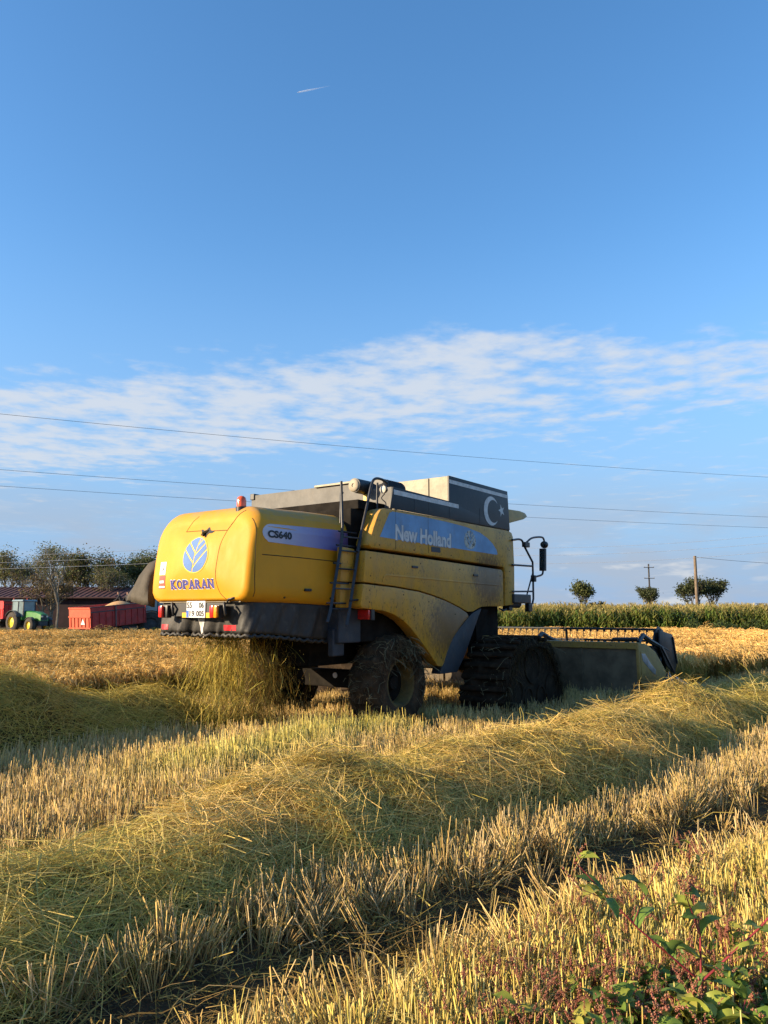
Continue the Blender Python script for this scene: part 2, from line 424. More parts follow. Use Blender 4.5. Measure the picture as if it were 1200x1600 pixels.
def flat_mesh(v2, faces, cut=0.):
    """2-D faces to a bmesh, cut by a grid so that it can follow a curved surface"""
    bm = bmesh.new(); vs = [bm.verts.new((p[0], p[1], 0)) for p in v2]
    for f in faces:
        try: bm.faces.new([vs[i] for i in f])
        except ValueError: pass
    if cut:
        xs = [p[0] for p in v2]; ys = [p[1] for p in v2]
        for ax, lo, hi in ((0, min(xs), max(xs)), (1, min(ys), max(ys))):
            t = math.ceil(lo / cut) * cut
            while t < hi:
                co = [0, 0, 0]; no = [0, 0, 0]; co[ax] = t; no[ax] = 1
                bmesh.ops.bisect_plane(bm, geom=bm.verts[:] + bm.edges[:] + bm.faces[:], plane_co=co, plane_no=no, dist=1e-5); t += cut
    return bm
def decal(name, v2, faces, mapf, mat, parent, cut=0.):
    bm = flat_mesh(v2, faces, cut)
    for v in bm.verts: v.co = mapf(v.co.x, v.co.y)
    me = bpy.data.meshes.new(name); bm.to_mesh(me); bm.free(); me.materials.append(MATS[mat])
    return link(name, me, parent)
def clip(poly, a, b, c):
    """keep a*x + b*y <= c"""
    out = []
    for i in range(len(poly)):
        p, q = poly[i], poly[(i + 1) % len(poly)]; dp = a * p[0] + b * p[1] - c; dq = a * q[0] + b * q[1] - c
        if dp <= 0: out.append(p)
        if dp * dq < 0: t = dp / (dp - dq); out.append((p[0] + t * (q[0] - p[0]), p[1] + t * (q[1] - p[1])))
    return out
def leaf_emblem(w, h):
    """oval leaf cut into lobes by veins, as on the tailgate"""
    el = [(w * math.cos(t) * (1 - .12 * math.sin(t)), h * math.sin(t)) for t in np.linspace(0, 2 * math.pi, 40, endpoint=False)]
    g = w * .06; polys = []
    lean = .18
    for side in (-1, 1):
        half = clip(el, -side, side * lean, -g * .6)
        k = .95
        off = [-3 * h, -.62 * h, -.05 * h, .47 * h, 3 * h] if side > 0 else [-3 * h, -.55 * h, .12 * h, 3 * h]
        for lo, hi in zip(off[:-1], off[1:]):
            # band lo + g < y - k*side*x < hi - g
            p = clip(half, -side * k * w / w, 1, hi - g); p = clip(p, side * k, -1, -(lo + g))
            if len(p) > 2: polys.append(p)
    return polys
def polys_to(v_polys):
    v = []; f = []
    for p in v_polys: f.append(tuple(range(len(v), len(v) + len(p)))); v += p
    return v, f

# ------------------------------------------------------------------ the ground
def windrow_center(s): return np.interp(s, [-12, -7, -4.5, -2, 1, 4, 9], [-3.2, -4.02, -4.52, -4.9, -5.15, -5.45, -6.0]) + .08 * np.sin(s * 1.1 + .6)
def track_center(s): return -5.60 - .27 * (s + 6.5)
def ground_h(x, y):
    s, v = to_sv(np.asarray(x, float), np.asarray(y, float))
    h = .05 * (fbm(x * .35, y * .35, 3) - .5) + .035 * (fbm(x * 2.1, y * 2.1, 9, 2) - .5)
    d = v - track_center(s)
    near = smooth(s, 9, 4)
    h = h - .085 * np.exp(-(d / .32) ** 2) * near + .03 * np.exp(-((np.abs(d) - .55) / .2) ** 2) * near
    d2 = v + 3.15
    h = h - .03 * np.exp(-(d2 / .28) ** 2)
    return h
def build_ground():
    t = np.concatenate([np.linspace(0, 16, 150), 16 * 1.13 ** np.arange(1, 48)])
    xs = np.concatenate([-t[:0:-1], t]); ys = np.concatenate([-np.array([4000, 800, 150, 40, 12, 5, 2.5, 1.2]), np.linspace(0, 24, 210), 24 * 1.13 ** np.arange(1, 45)])
    ys = np.unique(ys)
    X, Y = np.meshgrid(xs, ys); Z = ground_h(X, Y) * np.clip(1 - (np.hypot(X, Y) - 60) / 60, 0, 1)
    nx, ny = len(xs), len(ys)
    v = np.stack([X.ravel(), Y.ravel(), Z.ravel()], 1)
    i = np.arange(ny - 1)[:, None] * nx + np.arange(nx - 1)[None]; f = np.stack([i, i + 1, i + nx + 1, i + nx], -1).reshape(-1, 4)
    me = bpy.data.meshes.new('ground'); me.from_pydata(v.tolist(), [], f.tolist()); me.shade_smooth()
    m, nt = new_mat('soil'); b = NB(nt)
    c = b.mix(b.step(b.noise(1.3, 6, .6), .35, .65), (.045, .029, .016), (.095, .062, .032))
    c = b.mix(b.math('MULTIPLY', b.step(b.noise(38, 4, .7, b.mapped((1, 2.2, 1), rot=(0, 0, R(50)))), .52, .64), .6), c, (.22, .16, .07))
    sp = b.nd('ShaderNodeVectorMath', operation='LENGTH'); b.L.new(b.obj(), sp.inputs[0])
    c = b.mix(b.step(sp.outputs[1], 28, 60), c, b.mix(b.noise(.08, 4), (.085, .085, .025), (.15, .115, .045)))
    b.out(b.principled(c, .95, 0, b.bump(b.noise(9, 6, .7), .8, .06), 0, .2)); me.materials.append(m)
    tag(link('ground', me), 'brown stubble soil with a rutted wheel track', kind='structure')
build_ground()

# ------------------------------------------------------------------ the combine harvester
def build_harvester():
    root = empty('combine_harvester', ORG, math.pi / 2 - HEAD,
                 'yellow combine harvester with black tank sides, muddy wheels and wide cutting header', 'combine')
    # ---- rear hood: rounded-rectangle sections, rear corners drawn in
    def section(s, ins, insT, insB, zb, zt, hw, n=7):
        w = hw - ins; t = zt - insT; bq = zb + insB
        rt = .36 * (1 - .25 * ins / .3); rb = .16; pts = []
        def arc(cx, cz, r, a0, a1):
            for k in range(n + 1):
                a = R(a0 + (a1 - a0) * k / n); pts.append((s, cx + r * math.cos(a), cz + r * math.sin(a)))
        arc(w - rt, t - rt, rt, 0, 90); arc(-w + rt, t - rt, rt, 90, 180); arc(-w + rb, bq + rb, rb, 180, 270); arc(w - rb, bq + rb, rb, 270, 360)
        # fill the long edges so that decals bend smoothly
        out = []
        for i, p in enumerate(pts):
            q = pts[(i + 1) % len(pts)]; out.append(p); d = math.dist(p, q); k = int(d / .14)
            for j in range(1, k + 1): out.append(tuple(p[m] + (q[m] - p[m]) * j / (k + 1) for m in range(3)))
        return out
    base_n = None; rings = []
    SR = -2.56; D = .16; HC = -.08
    def lean(p):                                             # the tailgate leans forward towards its top
        k = max(0, min(1, (-1.75 - p[0]) / .72)); zz = max(0, (p[2] - 2.0) / 1.15)
        return (p[0] + k * .17 * zz ** 1.6, p[1], p[2])
    secs = []
    for i in range(11):
        a = R(9 * i); secs.append((SR + D * (1 - math.cos(a)), .13 * (1 - math.sin(a)), .20 * (1 - math.sin(a)), .06 * (1 - math.sin(a)), 1.865, 3.14, 1.02))
    secs += [(-2.1, 0, 0, 0, 1.855, 3.145, 1.022), (-1.9, 0, 0, 0, 1.85, 3.15, 1.022), (-1.3, 0, 0, 0, 1.82, 3.17, 1.025), (-.9, 0, 0, 0, 1.80, 3.175, 1.025), (-.52, 0, 0, 0, 1.79, 3.18, 1.025)]
    ref = section(-1.3, 0, 0, 0, 1.86, 3.15, 1.1); N = len(ref)
    for q in secs:
        r = section(*q)
        if len(r) != N:                                      # resample so that every ring has the same count
            P = np.array(r + [r[0]]); dl = np.r_[0, np.cumsum(np.linalg.norm(np.diff(P, axis=0), axis=1))]
            t = np.linspace(0, dl[-1], N, endpoint=False); r = [tuple(np.interp(x, dl, P[:, k]) for k in range(3)) for x in t]
        else:
            P = np.array(r + [r[0]]); dl = np.r_[0, np.cumsum(np.linalg.norm(np.diff(P, axis=0), axis=1))]
            t = np.linspace(0, dl[-1], N, endpoint=False); r = [tuple(np.interp(x, dl, P[:, k]) for k in range(3)) for x in t]
        rings.append([lean((p[0], p[1] + HC, p[2])) for p in r])
    cz = 2.5; caps = []
    for k, bulge in [(k_, .10 * (1 - k_ * k_) ** 1.3) for k_ in (.05, .25, .45, .6, .75, .87, .95)]:
        caps.append([(p[0] - bulge + (1 - k) * (lean((SR, 0, cz + (p[2] - cz) * k))[0] - lean(p)[0]) * 0, HC + (p[1] - HC) * k, cz + (p[2] - cz) * k) for p in rings[0]])
    for c in range(len(caps)):
        caps[c] = [(lean((SR, 0, p[2]))[0] + (p[0] - q[0]), p[1], p[2]) for p, q in zip(caps[c], rings[0])]
    m = MB(); m.loft(caps + rings)
    m.f.append(tuple(range(N))); m.mi.append(0)
    hood = m.build('rear_hood', 'hood_yellow', root, 50)
    bvh = BVHTree.FromPolygons([v.co for v in hood.data.vertices], [p.vertices for p in hood.data.polygons])
    def on_rear(off):
        def f(a, z):                                         # a grows to the viewer's right = -v
            h = bvh.ray_cast(Vector((-5, -a, z)), Vector((1, 0, 0)))
            return Vector((h[0].x - off, -a, z)) if h[0] else Vector((-2.5, -a, z))
        return f
    def on_side(off):
        def f(s, z):
            h = bvh.ray_cast(Vector((s, -4, z)), Vector((0, 1, 0)))
            return Vector((s, h[0].y - off, z)) if h[0] else Vector((s, -1.11, z))
        return f
    def seam(name, pts, f, r=.0055):
        P = catmull(pts, 10); m = MB(); m.tube([f(*p) for p in P], r, 5); return m.build(name, 'seam_dark', hood)
    rear = on_rear(.0); side = on_side(.0)
    seam('hatch_seam', [(-.24, 2.835), (.05, 2.83), (.3, 2.815), (.60, 2.805)], rear)
    seam('hatch_seam', [(.60, 2.805), (.66, 2.92), (.73, 3.02), (.80, 3.07)], rear)
    seam('hatch_seam', [(-.24, 2.835), (-.20, 2.95), (-.10, 3.05)], rear, .004)
    seam('door_seam', [(.60, 2.80), (.54, 2.6), (.52, 2.3), (.53, 2.12), (.58, 1.98), (.68, 1.90)], rear, .004)
    seam('side_seam', [(-2.40, 2.95), (-2.44, 2.6), (-2.46, 2.2), (-2.45, 1.93)], side, .005)
    seam('side_fold', [(-2.35, 2.475), (-1.6, 2.47), (-.7, 2.455)], side, .006)
    # torn hole under the hatch
    hv = [(.14 * math.cos(t) * (1 + .45 * math.sin(3 * t + 1)), .055 * math.sin(t) * (1 + .5 * math.cos(5 * t))) for t in np.linspace(0, 2 * math.pi, 22, endpoint=False)]
    decal('torn_hole', [(.20 + a * .8, 2.80 + b) for a, b in hv], [tuple(range(22))], on_rear(.006), 'black_metal', hood, .06)
    for i, (dx, dz) in enumerate(((.03, .02), (-.05, .0))):
        m = MB(); p = rear(.20 + dx, 2.80 + dz); m.tube([p, p + Vector((-.05, .06 - .1 * i, -.03)), p + Vector((-.06, .08 - .13 * i, -.06))], [.02, .02, .006], 5)
        m.build('torn_flap', 'seam_dark', hood)
    # leaf emblem (white rim below, blue lobes above)
    lv, lf = polys_to([[(a + .105, b + 2.50) for a, b in p] for p in leaf_emblem(.235, .235)])
    big = [(.105 + .25 * math.cos(t) * (1 - .12 * math.sin(t)), 2.50 + .25 * math.sin(t)) for t in np.linspace(0, 2 * math.pi, 40, endpoint=False)]
    rim = [tuple(np.array(p)) for p in big]
    decal('leaf_emblem', lv, lf, on_rear(.007), 'logo_blue', hood, .07)
    m2, nt = new_mat('emblem_rim'); b = NB(nt); b.out(b.principled((.80, .50, .08), .6, spec=.2)); MATS['emblem_rim'] = m2
    decal('emblem_rim', rim, [tuple(range(40))], on_rear(.0045), 'emblem_rim', hood, .07)
    # KOPARAN in slab letters: pale outline, purple face
    x0 = -.39; wid = .88; z0 = 2.045; hh = .125
    for nm, bold, mt, off in (('name_outline', .055, 'label_white', .004), ('name_lettering', .034, 'name_purple', .007)):
        x = x0
        for ch in 'KOPARAN':
            cw = wid / 7 * .90; v, f = fit_text(ch, cw + (.012 if bold > .04 else 0), hh + (.014 if bold > .04 else 0), bold)
            ox = x - (.006 if bold > .04 else 0); oz = z0 - (.007 if bold > .04 else 0)
            V = [(a + ox, b_ + oz) for a, b_ in v]; F = list(f)
            feet = {'K': ((.0, 0), (.0, 1), (.62, 0), (.62, 1)), 'P': ((0, 0),), 'A': ((-.06, 0), (.62, 0)), 'R': ((0, 0), (.64, 0)), 'N': ((0, 0), (.0, 1), (.62, 1))}.get(ch, ())
            if bold < .04:
                for (fx, top) in feet:
                    a0 = x + fx * cw - .008; z1 = z0 + (hh - .016 if top else 0); k = len(V)
                    V += [(a0, z1), (a0 + .052, z1), (a0 + .052, z1 + .016), (a0, z1 + .016)]; F.append((k, k + 1, k + 2, k + 3))
            decal(nm, V, F, on_rear(off), mt, hood, .08); x += wid / 7
    # warning label at the left edge
    def rect(a, b_, c, d): return [(a, b_), (c, b_), (c, d), (a, d)], [(0, 1, 2, 3)]
    decal('warning_label', *rect(-.70, 2.25, -.54, 2.43), on_rear(.004), 'label_white', hood, .04)
    decal('warning_label', *rect(-.69, 2.06, -.53, 2.24), on_rear(.004), 'label_red', hood, .04)
    decal('warning_text', *rect(-.67, 2.135, -.56, 2.17), on_rear(.007), 'label_white', hood, .04)
    decal('warning_text', *rect(-.68, 2.07, -.535, 2.095), on_rear(.007), 'label_white', hood, .04)
    decal('warning_text', [(-.64, 2.31), (-.60, 2.31), (-.57, 2.40), (-.60, 2.35)], [(0, 1, 2, 3)], on_rear(.007), 'letter_dark', hood, .04)
    # lilac strip with CS640
    st = [(-.55, 2.60), (-.55, 2.92), (-1.4, 2.905), (-2.18, 2.885)] + [(-2.18 - .17 * math.sin(a), 2.765 + .12 * math.cos(a)) for a in np.linspace(.15, math.pi - .5, 8)] + [(-2.25, 2.645), (-1.4, 2.625)]
    decal('side_strip', st, [tuple(range(len(st)))], on_side(.004), 'strip_lilac', hood, .1)
    v, f = fit_text('CS640', .45, .105, .05); decal('model_lettering', [(a - 2.26, c + 2.70) for a, c in v], f, on_side(.008), 'letter_dark', hood, .1)
    # ---- beacon
    m = MB(); m.lathe([(0, 0), (0, .075), (.07, .075), (.075, .06)], (-2.30, -.64, 3.06), 'z', 20); bc = m.build('beacon_base', 'black_metal', root, 40)
    m = MB(); m.lathe([(0, .064), (.09, .064), (.125, .055), (.145, .03), (.15, 0)], (-2.30, -.64, 3.133), 'z', 20); m.build('beacon_lens', 'beacon_orange', bc, 50)
    # ---- rubber curtain
    path = [(-.80, .84)] + [(-2.30 + .0, .84)] + [(-2.30 - .14 * math.sin(a), .70 + .14 * math.cos(a)) for a in np.linspace(0, math.pi / 2, 6)] + \
           [(-2.44, -.78)] + [(-2.30 - .14 * math.cos(a), -.82 - .14 * math.sin(a)) for a in np.linspace(0, math.pi / 2, 6)] + [(-1.4, -1.01), (-.72, -1.03)]
    P = np.array(path); dl = np.r_[0, np.cumsum(np.linalg.norm(np.diff(P, axis=0), axis=1))]; n = 300; t = np.linspace(0, dl[-1], n)
    X = np.interp(t, dl, P[:, 0]); Y = np.interp(t, dl, P[:, 1]); dx = np.gradient(X); dy = np.gradient(Y); nl = np.hypot(dx, dy); nx, ny = -dy / nl, dx / nl
    if (nx[150] * -1) < 0: nx, ny = -nx, -ny
    cols = 13; rows = []
    for j in range(cols):
        q = j / (cols - 1); z = 1.885 - .42 * q - (0.05 * smooth(X, -2.4, -.9)) * (1 + q * 1.2)
        wr = (.5 - vnoise(t * 5.5 + .9 * q, t * 0, 5)) * .12 * q + (.5 - vnoise(t * 13 + 2.2 * q, t * 0 + q, 8)) * .06 * q ** .7 - .02 * q
        if j == cols - 1: wr = wr - .01
        rows.append([(X[i] + nx[i] * wr[i], Y[i] + ny[i] * wr[i], z[i] if hasattr(z, '__len__') else z) for i in range(n)])
    m = MB(); m.loft(rows, closed=False); cur = m.build('rear_curtain', 'tarp_grey', root, 180, recalc=False)
    sd = cur.modifiers.new('thick', 'SOLIDIFY'); sd.thickness = .008
    last = rows[-1]; hem = []; rr = []
    for i in range(0, n, 1):
        g = abs(math.sin(i * 1.15 + 2 * math.sin(i * .13))); hem.append((last[i][0], last[i][1], last[i][2] - .03 + .012 * math.sin(i * .9))); rr.append(.017 + .009 * g)
    m = MB(); m.tube(hem, rr, 7); m.build('curtain_hem', 'tarp_grey', cur, 60)
    def curt(a, z):                                           # a = -v on the rear face
        i = int(np.argmin(np.where(X < -2.40, np.abs(Y + a), 9))); q = (1.885 - z) / .42; j = min(cols - 2, max(0, int(q * (cols - 1)))); fr = q * (cols - 1) - j
        p = np.array(rows[j][i]) * (1 - fr) + np.array(rows[j + 1][i]) * fr; return Vector((p[0] - .012, -a, z))
    decal('paint_smear', [(-.03, 1.70), (.13, 1.70), (.11, 1.60), (.085, 1.52), (.075, 1.40), (.01, 1.40), (.02, 1.52), (.0, 1.62)], [tuple(range(8))], curt, 'smear_white', cur, .03)
    decal('red_reflector', *rect(.46, 1.50, .74, 1.57), curt, 'reflector_red', cur, .04)
    decal('red_reflector', *rect(-.74, 1.50, -.60, 1.57), curt, 'reflector_red', cur, .04)
    # ledge, plate, yellow reflectors, lamps
    m = MB(); m.box((-2.50, -.88, 1.864), (-2.40, .76, 1.880)); m.build('rear_ledge', 'zinc', root, None, .004)
    m = MB(); m.box((-2.545, -.62, 1.68), (-2.53, .46, 1.855)); m.build('lamp_board', 'black_metal', root, None, .004)
    m = MB(); m.box((-2.560, -.275, 1.665), (-2.549, .10, 1.883)); pl = m.build('number_plate', 'plate_white', root, None, .003)
    def onp(x):
        return lambda a, z: Vector((x, -a, z))
    decal('plate_band', *rect(-.10, 1.67, -.052, 1.76), onp(-2.563), 'plate_blue', pl)
    for tx, a0, z0_, w_ in (('55', -.090, 1.79, .10), ('06', .150, 1.79, .10), ('19', -.035, 1.68, .10), ('005', .10, 1.68, .155)):
        v, f = fit_text(tx, w_, .08, .03); decal('plate_digits', [(p + a0, q + z0_) for p, q in v], f, onp(-2.5635), 'letter_dark', pl)
    decal('amber_reflector', *rect(-.20, 1.665, -.115, 1.73), onp(-2.549), 'reflector_yellow', root)
    decal('amber_reflector', *rect(.285, 1.665, .37, 1.73), onp(-2.549), 'reflector_yellow', root)
    for vv in (.50, -.545):
        m = MB(); m.box((-2.62, vv - .07, 1.66), (-2.54, vv + .075, 1.83)); lb = m.build('tail_lamp', 'black_metal', root, 40, .01)
        m = MB(); m.box((-2.665, vv - .005, 1.665), (-2.615, vv + .07, 1.825)); m.build('red_lens', 'lamp_red', lb, 40, .02)
        if vv < 0:
            m = MB(); m.box((-2.66, vv - .065, 1.665), (-2.615, vv - .003, 1.825)); m.build('amber_lens', 'lamp_amber', lb, 40, .018)
        m = MB(); m.tube([(-2.56, vv - .10, 1.86), (-2.60, vv - .15, 1.80), (-2.56, vv - .13, 1.70)], .018, 6); m.build('lamp_bracket', 'black_metal', lb, 60)
    m = MB(); m.tube([(-2.52, -.66, 1.87), (-2.58, -.74, 1.90), (-2.54, -.86, 1.93), (-2.50, -.80, 1.98)], .014, 6); m.build('bent_latch', 'black_metal', root, 60)
    # ---- dark core and chassis
    m = MB(); m.box((-.62, -1.16, 1.30), (3.85, 1.30, 3.26)); m.build('body_core', 'dark_chassis', root, None, .02)
    m = MB(); m.box((-2.2, -.80, 1.50), (-.5, .80, 1.95)); m.box((-.9, -.62, .95), (2.6, .62, 1.6)); m.build('under_body', 'dark_chassis', root, None, .02)
    m = MB(); m.box((-.95, -1.22, 1.30), (-.45, -.9, 1.80)); m.box((-1.0, -1.16, 1.12), (-.75, -1.06, 1.5)); m.build('battery_box', 'liner_blue', root, None, .02)
    m = MB(); m.box((-.48, -1.44, 1.62), (-.40, -1.20, 1.78)); m.build('side_lamp_box', 'black_metal', root, None, .01)
    m = MB(); m.box((-.53, -1.42, 1.63), (-.482, -1.22, 1.77)); m.build('side_lamp', 'lamp_red', root, 40, .012)
    # engine deck, grey tank wall, tank
    m = MB(); m.box((-.50, -1.20, 3.262), (.16, 1.2, 3.40)); m.build('engine_deck', 'dark_chassis', root, None, .01)
    m = MB(); m.add([(.18, -.72, 3.2), (.18, 1.78, 3.2), (.18, 1.78, 3.80), (.18, -.72, 3.80), (.21, -.72, 3.2), (.21, 1.78, 3.2), (.21, 1.78, 3.80), (.21, -.72, 3.80)],
                    [(0, 1, 2, 3), (7, 6, 5, 4), (0, 4, 5, 1), (1, 5, 6, 2), (2, 6, 7, 3), (3, 7, 4, 0)])
    m.build('tank_rear_sheet', 'grey_sheet', root, None, .004)
    m = MB(); m.box((.14, -.70, 3.795), (.24, .25, 3.83)); m.build('sheet_top_strip', 'zinc', root, None, .004)
    m = MB(); m.box((.16, 1.70, 3.72), (.30, 1.80, 3.83)); m.build('sheet_corner', 'black_metal', root, None, .01)
    m = MB(); m.box((.155, -1.34, 3.30), (.175, -.73, 3.66)); m.build('filter_cover', 'grey_sheet', root, None, .006)
    m = MB(); m.box((.135, -.86, 3.44), (.153, -.80, 3.58)); m.build('yellow_sticker', 'reflector_yellow', root)
    m = MB(); m.box((.22, 1.40, 3.27), (1.68, 1.44, 3.70)); m.box((1.68, 1.40, 3.27), (3.78, 1.44, 4.02)); m.build('tank_left_wall', 'zinc', root, None, .004)
    m = MB(); m.box((1.672, -1.415, 3.55), (1.69, 1.398, 4.035)); tw = m.build('tank_step_wall', 'zinc', root, None, .003)
    for vv in (-1.02,):
        m = MB(); m.box((1.655, vv - .012, 3.60), (1.672, vv + .012, 4.03)); m.build('wall_rib', 'zinc', tw)
    m = MB(); m.box((3.765, -1.415, 3.27), (3.785, 1.398, 4.02)); m.build('tank_front_wall', 'zinc', root)
    m = MB(); m.box((.22, -1.40, 3.262), (3.76, 1.39, 3.30)); m.build('tank_floor', 'zinc', root)
    # rolled black sheet and ribbed duct on the deck
    for cs, cv0, cv1, cz_, r_ in ((.02, -.80, -.30, 3.70, .115),):
        m = MB(); m.lathe([(0, 0), (0, r_), (.5, r_), (.5, 0)], (-.10, -.80, cz_), 'x', 26); ro = m.build('sheet_roll', 'black_metal', root, 40)
        m = MB(); m.lathe([(0, 0), (0, .03), (-.012, .03), (-.012, .085), (0, .1), (.02, .108)], (-.115, -.80, cz_), 'x', 26); m.build('roll_end', 'cream_plastic', ro, 40)
    sg = [(.15, -.80, 3.80), (.18, -.92, 3.76), (.2, -1.02, 3.72), (.22, -1.1, 3.74), (.25, -1.2, 3.80)]
    m = MB(); m.add([(a, b_, c) for a, b_, c in sg] + [(a + .03, b_, c - .30) for a, b_, c in sg], [(i, i + 1, 6 + i, 5 + i) for i in range(4)]); so_ = m.build('sagging_sheet', 'black_metal', root, 60)
    so_.modifiers.new('thick', 'SOLIDIFY').thickness = .012
    prof = [(0, 0)]
    for i in range(14): prof += [(i * .042, .115), (i * .042 + .02, .132), (i * .042 + .04, .115)]
    prof += [(.60, .12), (.60, 0)]
    m = MB(); m.lathe(prof, (.22, -1.02, 3.71), 'x', 26); m.build('ribbed_duct', 'black_metal', root, 35)
    # work lamp
    m = MB(); m.lathe([(0, 0), (0, .062), (.05, .055), (.09, .03), (.09, 0)], (-.02, -1.30, 3.60), 'x', 20); wl = m.build('work_lamp', 'black_metal', root, 40)
    m = MB(); m.lathe([(-.012, 0), (-.008, .04), (0, .056)], (-.024, -1.30, 3.60), 'x', 20); m.build('lamp_glass', 'lens_glass', wl, 50)
    m = MB(); m.tube(catmull([(.03, -1.30, 3.54), (.0, -1.26, 3.47), (.02, -1.32, 3.40), (-.02, -1.36, 3.33)], 5), .008, 5); m.build('lamp_cable', 'black_metal', wl)
    # ---- black tank extension
    ext = [(-.03, 3.30), (3.86, 3.29), (3.79, 4.03), (1.665, 4.04), (1.665, 3.60), (1.62, 3.60), (.053, 3.635)]
    ex = panel('tank_side_sheet', ext, -1.445, -1.42, 'ext_black', root, .003)
    def onv_(v_): return lambda s, z: Vector((s, v_, z))
    decal('white_stripe', [(.06, 3.52), (1.97, 3.505), (1.97, 3.575), (.06, 3.595)], [(0, 1, 2, 3)], onv_(-1.4485), 'ext_white', ex)
    decal('white_stripe', [(1.67, 3.91), (3.80, 3.895), (3.795, 3.96), (1.67, 3.975)], [(0, 1, 2, 3)], onv_(-1.4485), 'ext_white', ex)
    a = np.linspace(R(38), R(322), 40); r1 = .27
    outer = [(3.14 + r1 * math.cos(q) * 1.06, 3.585 + r1 * math.sin(q)) for q in a]
    a2 = np.linspace(R(315), R(45), 40); inner = [(3.215 + .212 * math.cos(q) * 1.06, 3.585 + .212 * math.sin(q)) for q in a2]
    inner[0] = outer[-1]; inner[-1] = outer[0]
    V = outer + inner[::-1]; F = [(i, i + 1, 40 + i + 1, 40 + i) for i in range(39)]
    decal('crescent', V, F, onv_(-1.4485), 'ext_white', ex)
    sv_ = []; 
    for k in range(10):
        q = R(36 * k + 180); rr_ = .125 if k % 2 == 0 else .05; sv_.append((3.53 + rr_ * math.cos(q), 3.63 + rr_ * math.sin(q)))
    sv_.append((3.53, 3.63)); decal('star', sv_, [(k, (k + 1) % 10, 10) for k in range(10)], onv_(-1.4485), 'ext_white', ex)
    for s_ in (.62, 1.02, 1.668, 2.7):
        m = MB(); m.box((s_, -1.4478, 3.31), (s_ + .006, -1.4445, 3.59)); m.build('sheet_joint', 'letter_dark', ex)
    # ---- yellow side panels
    up = [(-.56, 2.70), (-.53, 2.78), (-.44, 2.98), (-.34, 3.17), (-.27, 3.255), (-.16, 3.285), (1.8, 3.285), (3.80, 3.275), (3.93, 3.25), (3.99, 3.17), (4.02, 2.6), (4.0, 1.95), (3.95, 1.87), (3.61, 1.845), (3.61, 2.52), (3.56, 2.565), (1.5, 2.625), (-.50, 2.665)]
    pu = panel('upper_side_panel', up, -1.45, -1.19, 'panel_yellow', root, .045, 50)
    md = [(-.62, 2.62), (1.5, 2.575), (3.50, 2.52), (3.575, 2.48), (3.575, 1.84), (3.0, 1.835), (2.76, 1.825), (2.62, 1.80), (2.45, 1.745), (2.27, 1.735), (1.95, 1.83), (1.5, 1.945), (1.1, 2.02), (.735, 2.075), (.1, 2.125), (-.66, 2.165)]
    pm = panel('middle_side_panel', md, -1.435, -1.20, 'panel_yellow', root, .02, 40)
    lo = [(-.69, 2.14), (.1, 2.105), (.735, 2.055), (1.1, 2.0), (1.5, 1.925), (1.95, 1.81), (2.20, 1.725), (2.27, 1.66), (2.0, 1.50), (1.714, 1.286), (1.55, 1.08), (1.44, .90), (1.39, .855), (1.25, .875), (1.10, 1.01), (.93, 1.16), (.727, 1.32), (.5, 1.49), (.296, 1.61), (.05, 1.70), (-.193, 1.75), (-.5, 1.775), (-.72, 1.79), (-.75, 1.84)]
    pf = panel('wheel_arch_panel', lo, -1.455, -1.24, 'fender_yellow', root, .03, 45)
    ln = [(1.36, .74), (1.9, .74), (2.15, 1.0), (2.36, 1.28), (2.58, 1.57), (2.74, 1.78), (2.74, 1.80), (2.44, 1.72), (2.25, 1.62), (1.98, 1.46), (1.70, 1.25), (1.53, 1.04), (1.42, .87)]
    panel('arch_liner', ln, -1.425, -1.25, 'liner_blue', root, .01)
    rb = [(-.10, 2.30), (3.4, 2.235), (3.4, 2.21), (-.10, 2.272), (-.16, 2.25), (-.20, 2.18), (-.225, 2.18), (-.18, 2.27)]
    panel('panel_crease', rb, -1.444, -1.425, 'panel_yellow', pm, .004)
    r2 = [(-.98, 1.80), (-.70, 1.80), (-.70, 2.15), (-.98, 2.15)]; panel('rear_corner_panel', r2, -1.27, -1.18, 'panel_yellow', root, .012)
    r3 = [(-.98, 2.165), (-.69, 2.165), (-.665, 2.645), (-.95, 2.66)]; panel('rear_corner_panel', r3, -1.27, -1.18, 'panel_yellow', root, .012)
    m = MB(); m.box((3.86, -1.40, 1.76), (4.0, -1.25, 1.87)); m.tube([(3.5, -1.38, 1.80), (3.62, -1.40, 1.76), (3.74, -1.40, 1.79)], .02, 6); m.build('panel_hinge', 'black_metal', root, None, .01)
    # decal with the maker's name
    db = [(-.30, 2.84), (1.5, 2.815), (3.30, 2.785), (3.33, 2.80), (3.30, 2.87), (3.15, 2.98), (2.95, 3.07), (2.69, 3.145), (2.2, 3.205), (1.6, 3.235), (.9, 3.25), (.02, 3.25), (-.06, 3.22)]
    dn_ = decal('blue_decal', db, [tuple(range(len(db)))], onv_(-1.4525), 'decal_blue', pu)
    mw, nt = new_mat('letter_grey'); b = NB(nt); b.out(b.principled((.20, .22, .26), .5)); MATS['letter_grey'] = mw
    for nm, bold, mt, off, dd in (('maker_shadow', .06, 'letter_grey', -1.4545, .008), ('maker_lettering', .034, 'ext_white', -1.4565, 0)):
        v, f = fit_text('New Holland', 1.60 + 2 * dd, .245 + dd, bold); decal(nm, [(p + .09 - dd + (.012 if dd else 0), q + 2.82 - dd - .02 * (p / 1.6) + .03 * 0) for p, q in v], f, onv_(off), mt, pu)
    lv, lf = polys_to([[(a_ + 2.33, b_ + 2.99) for a_, b_ in p] for p in leaf_emblem(.20, .165)])
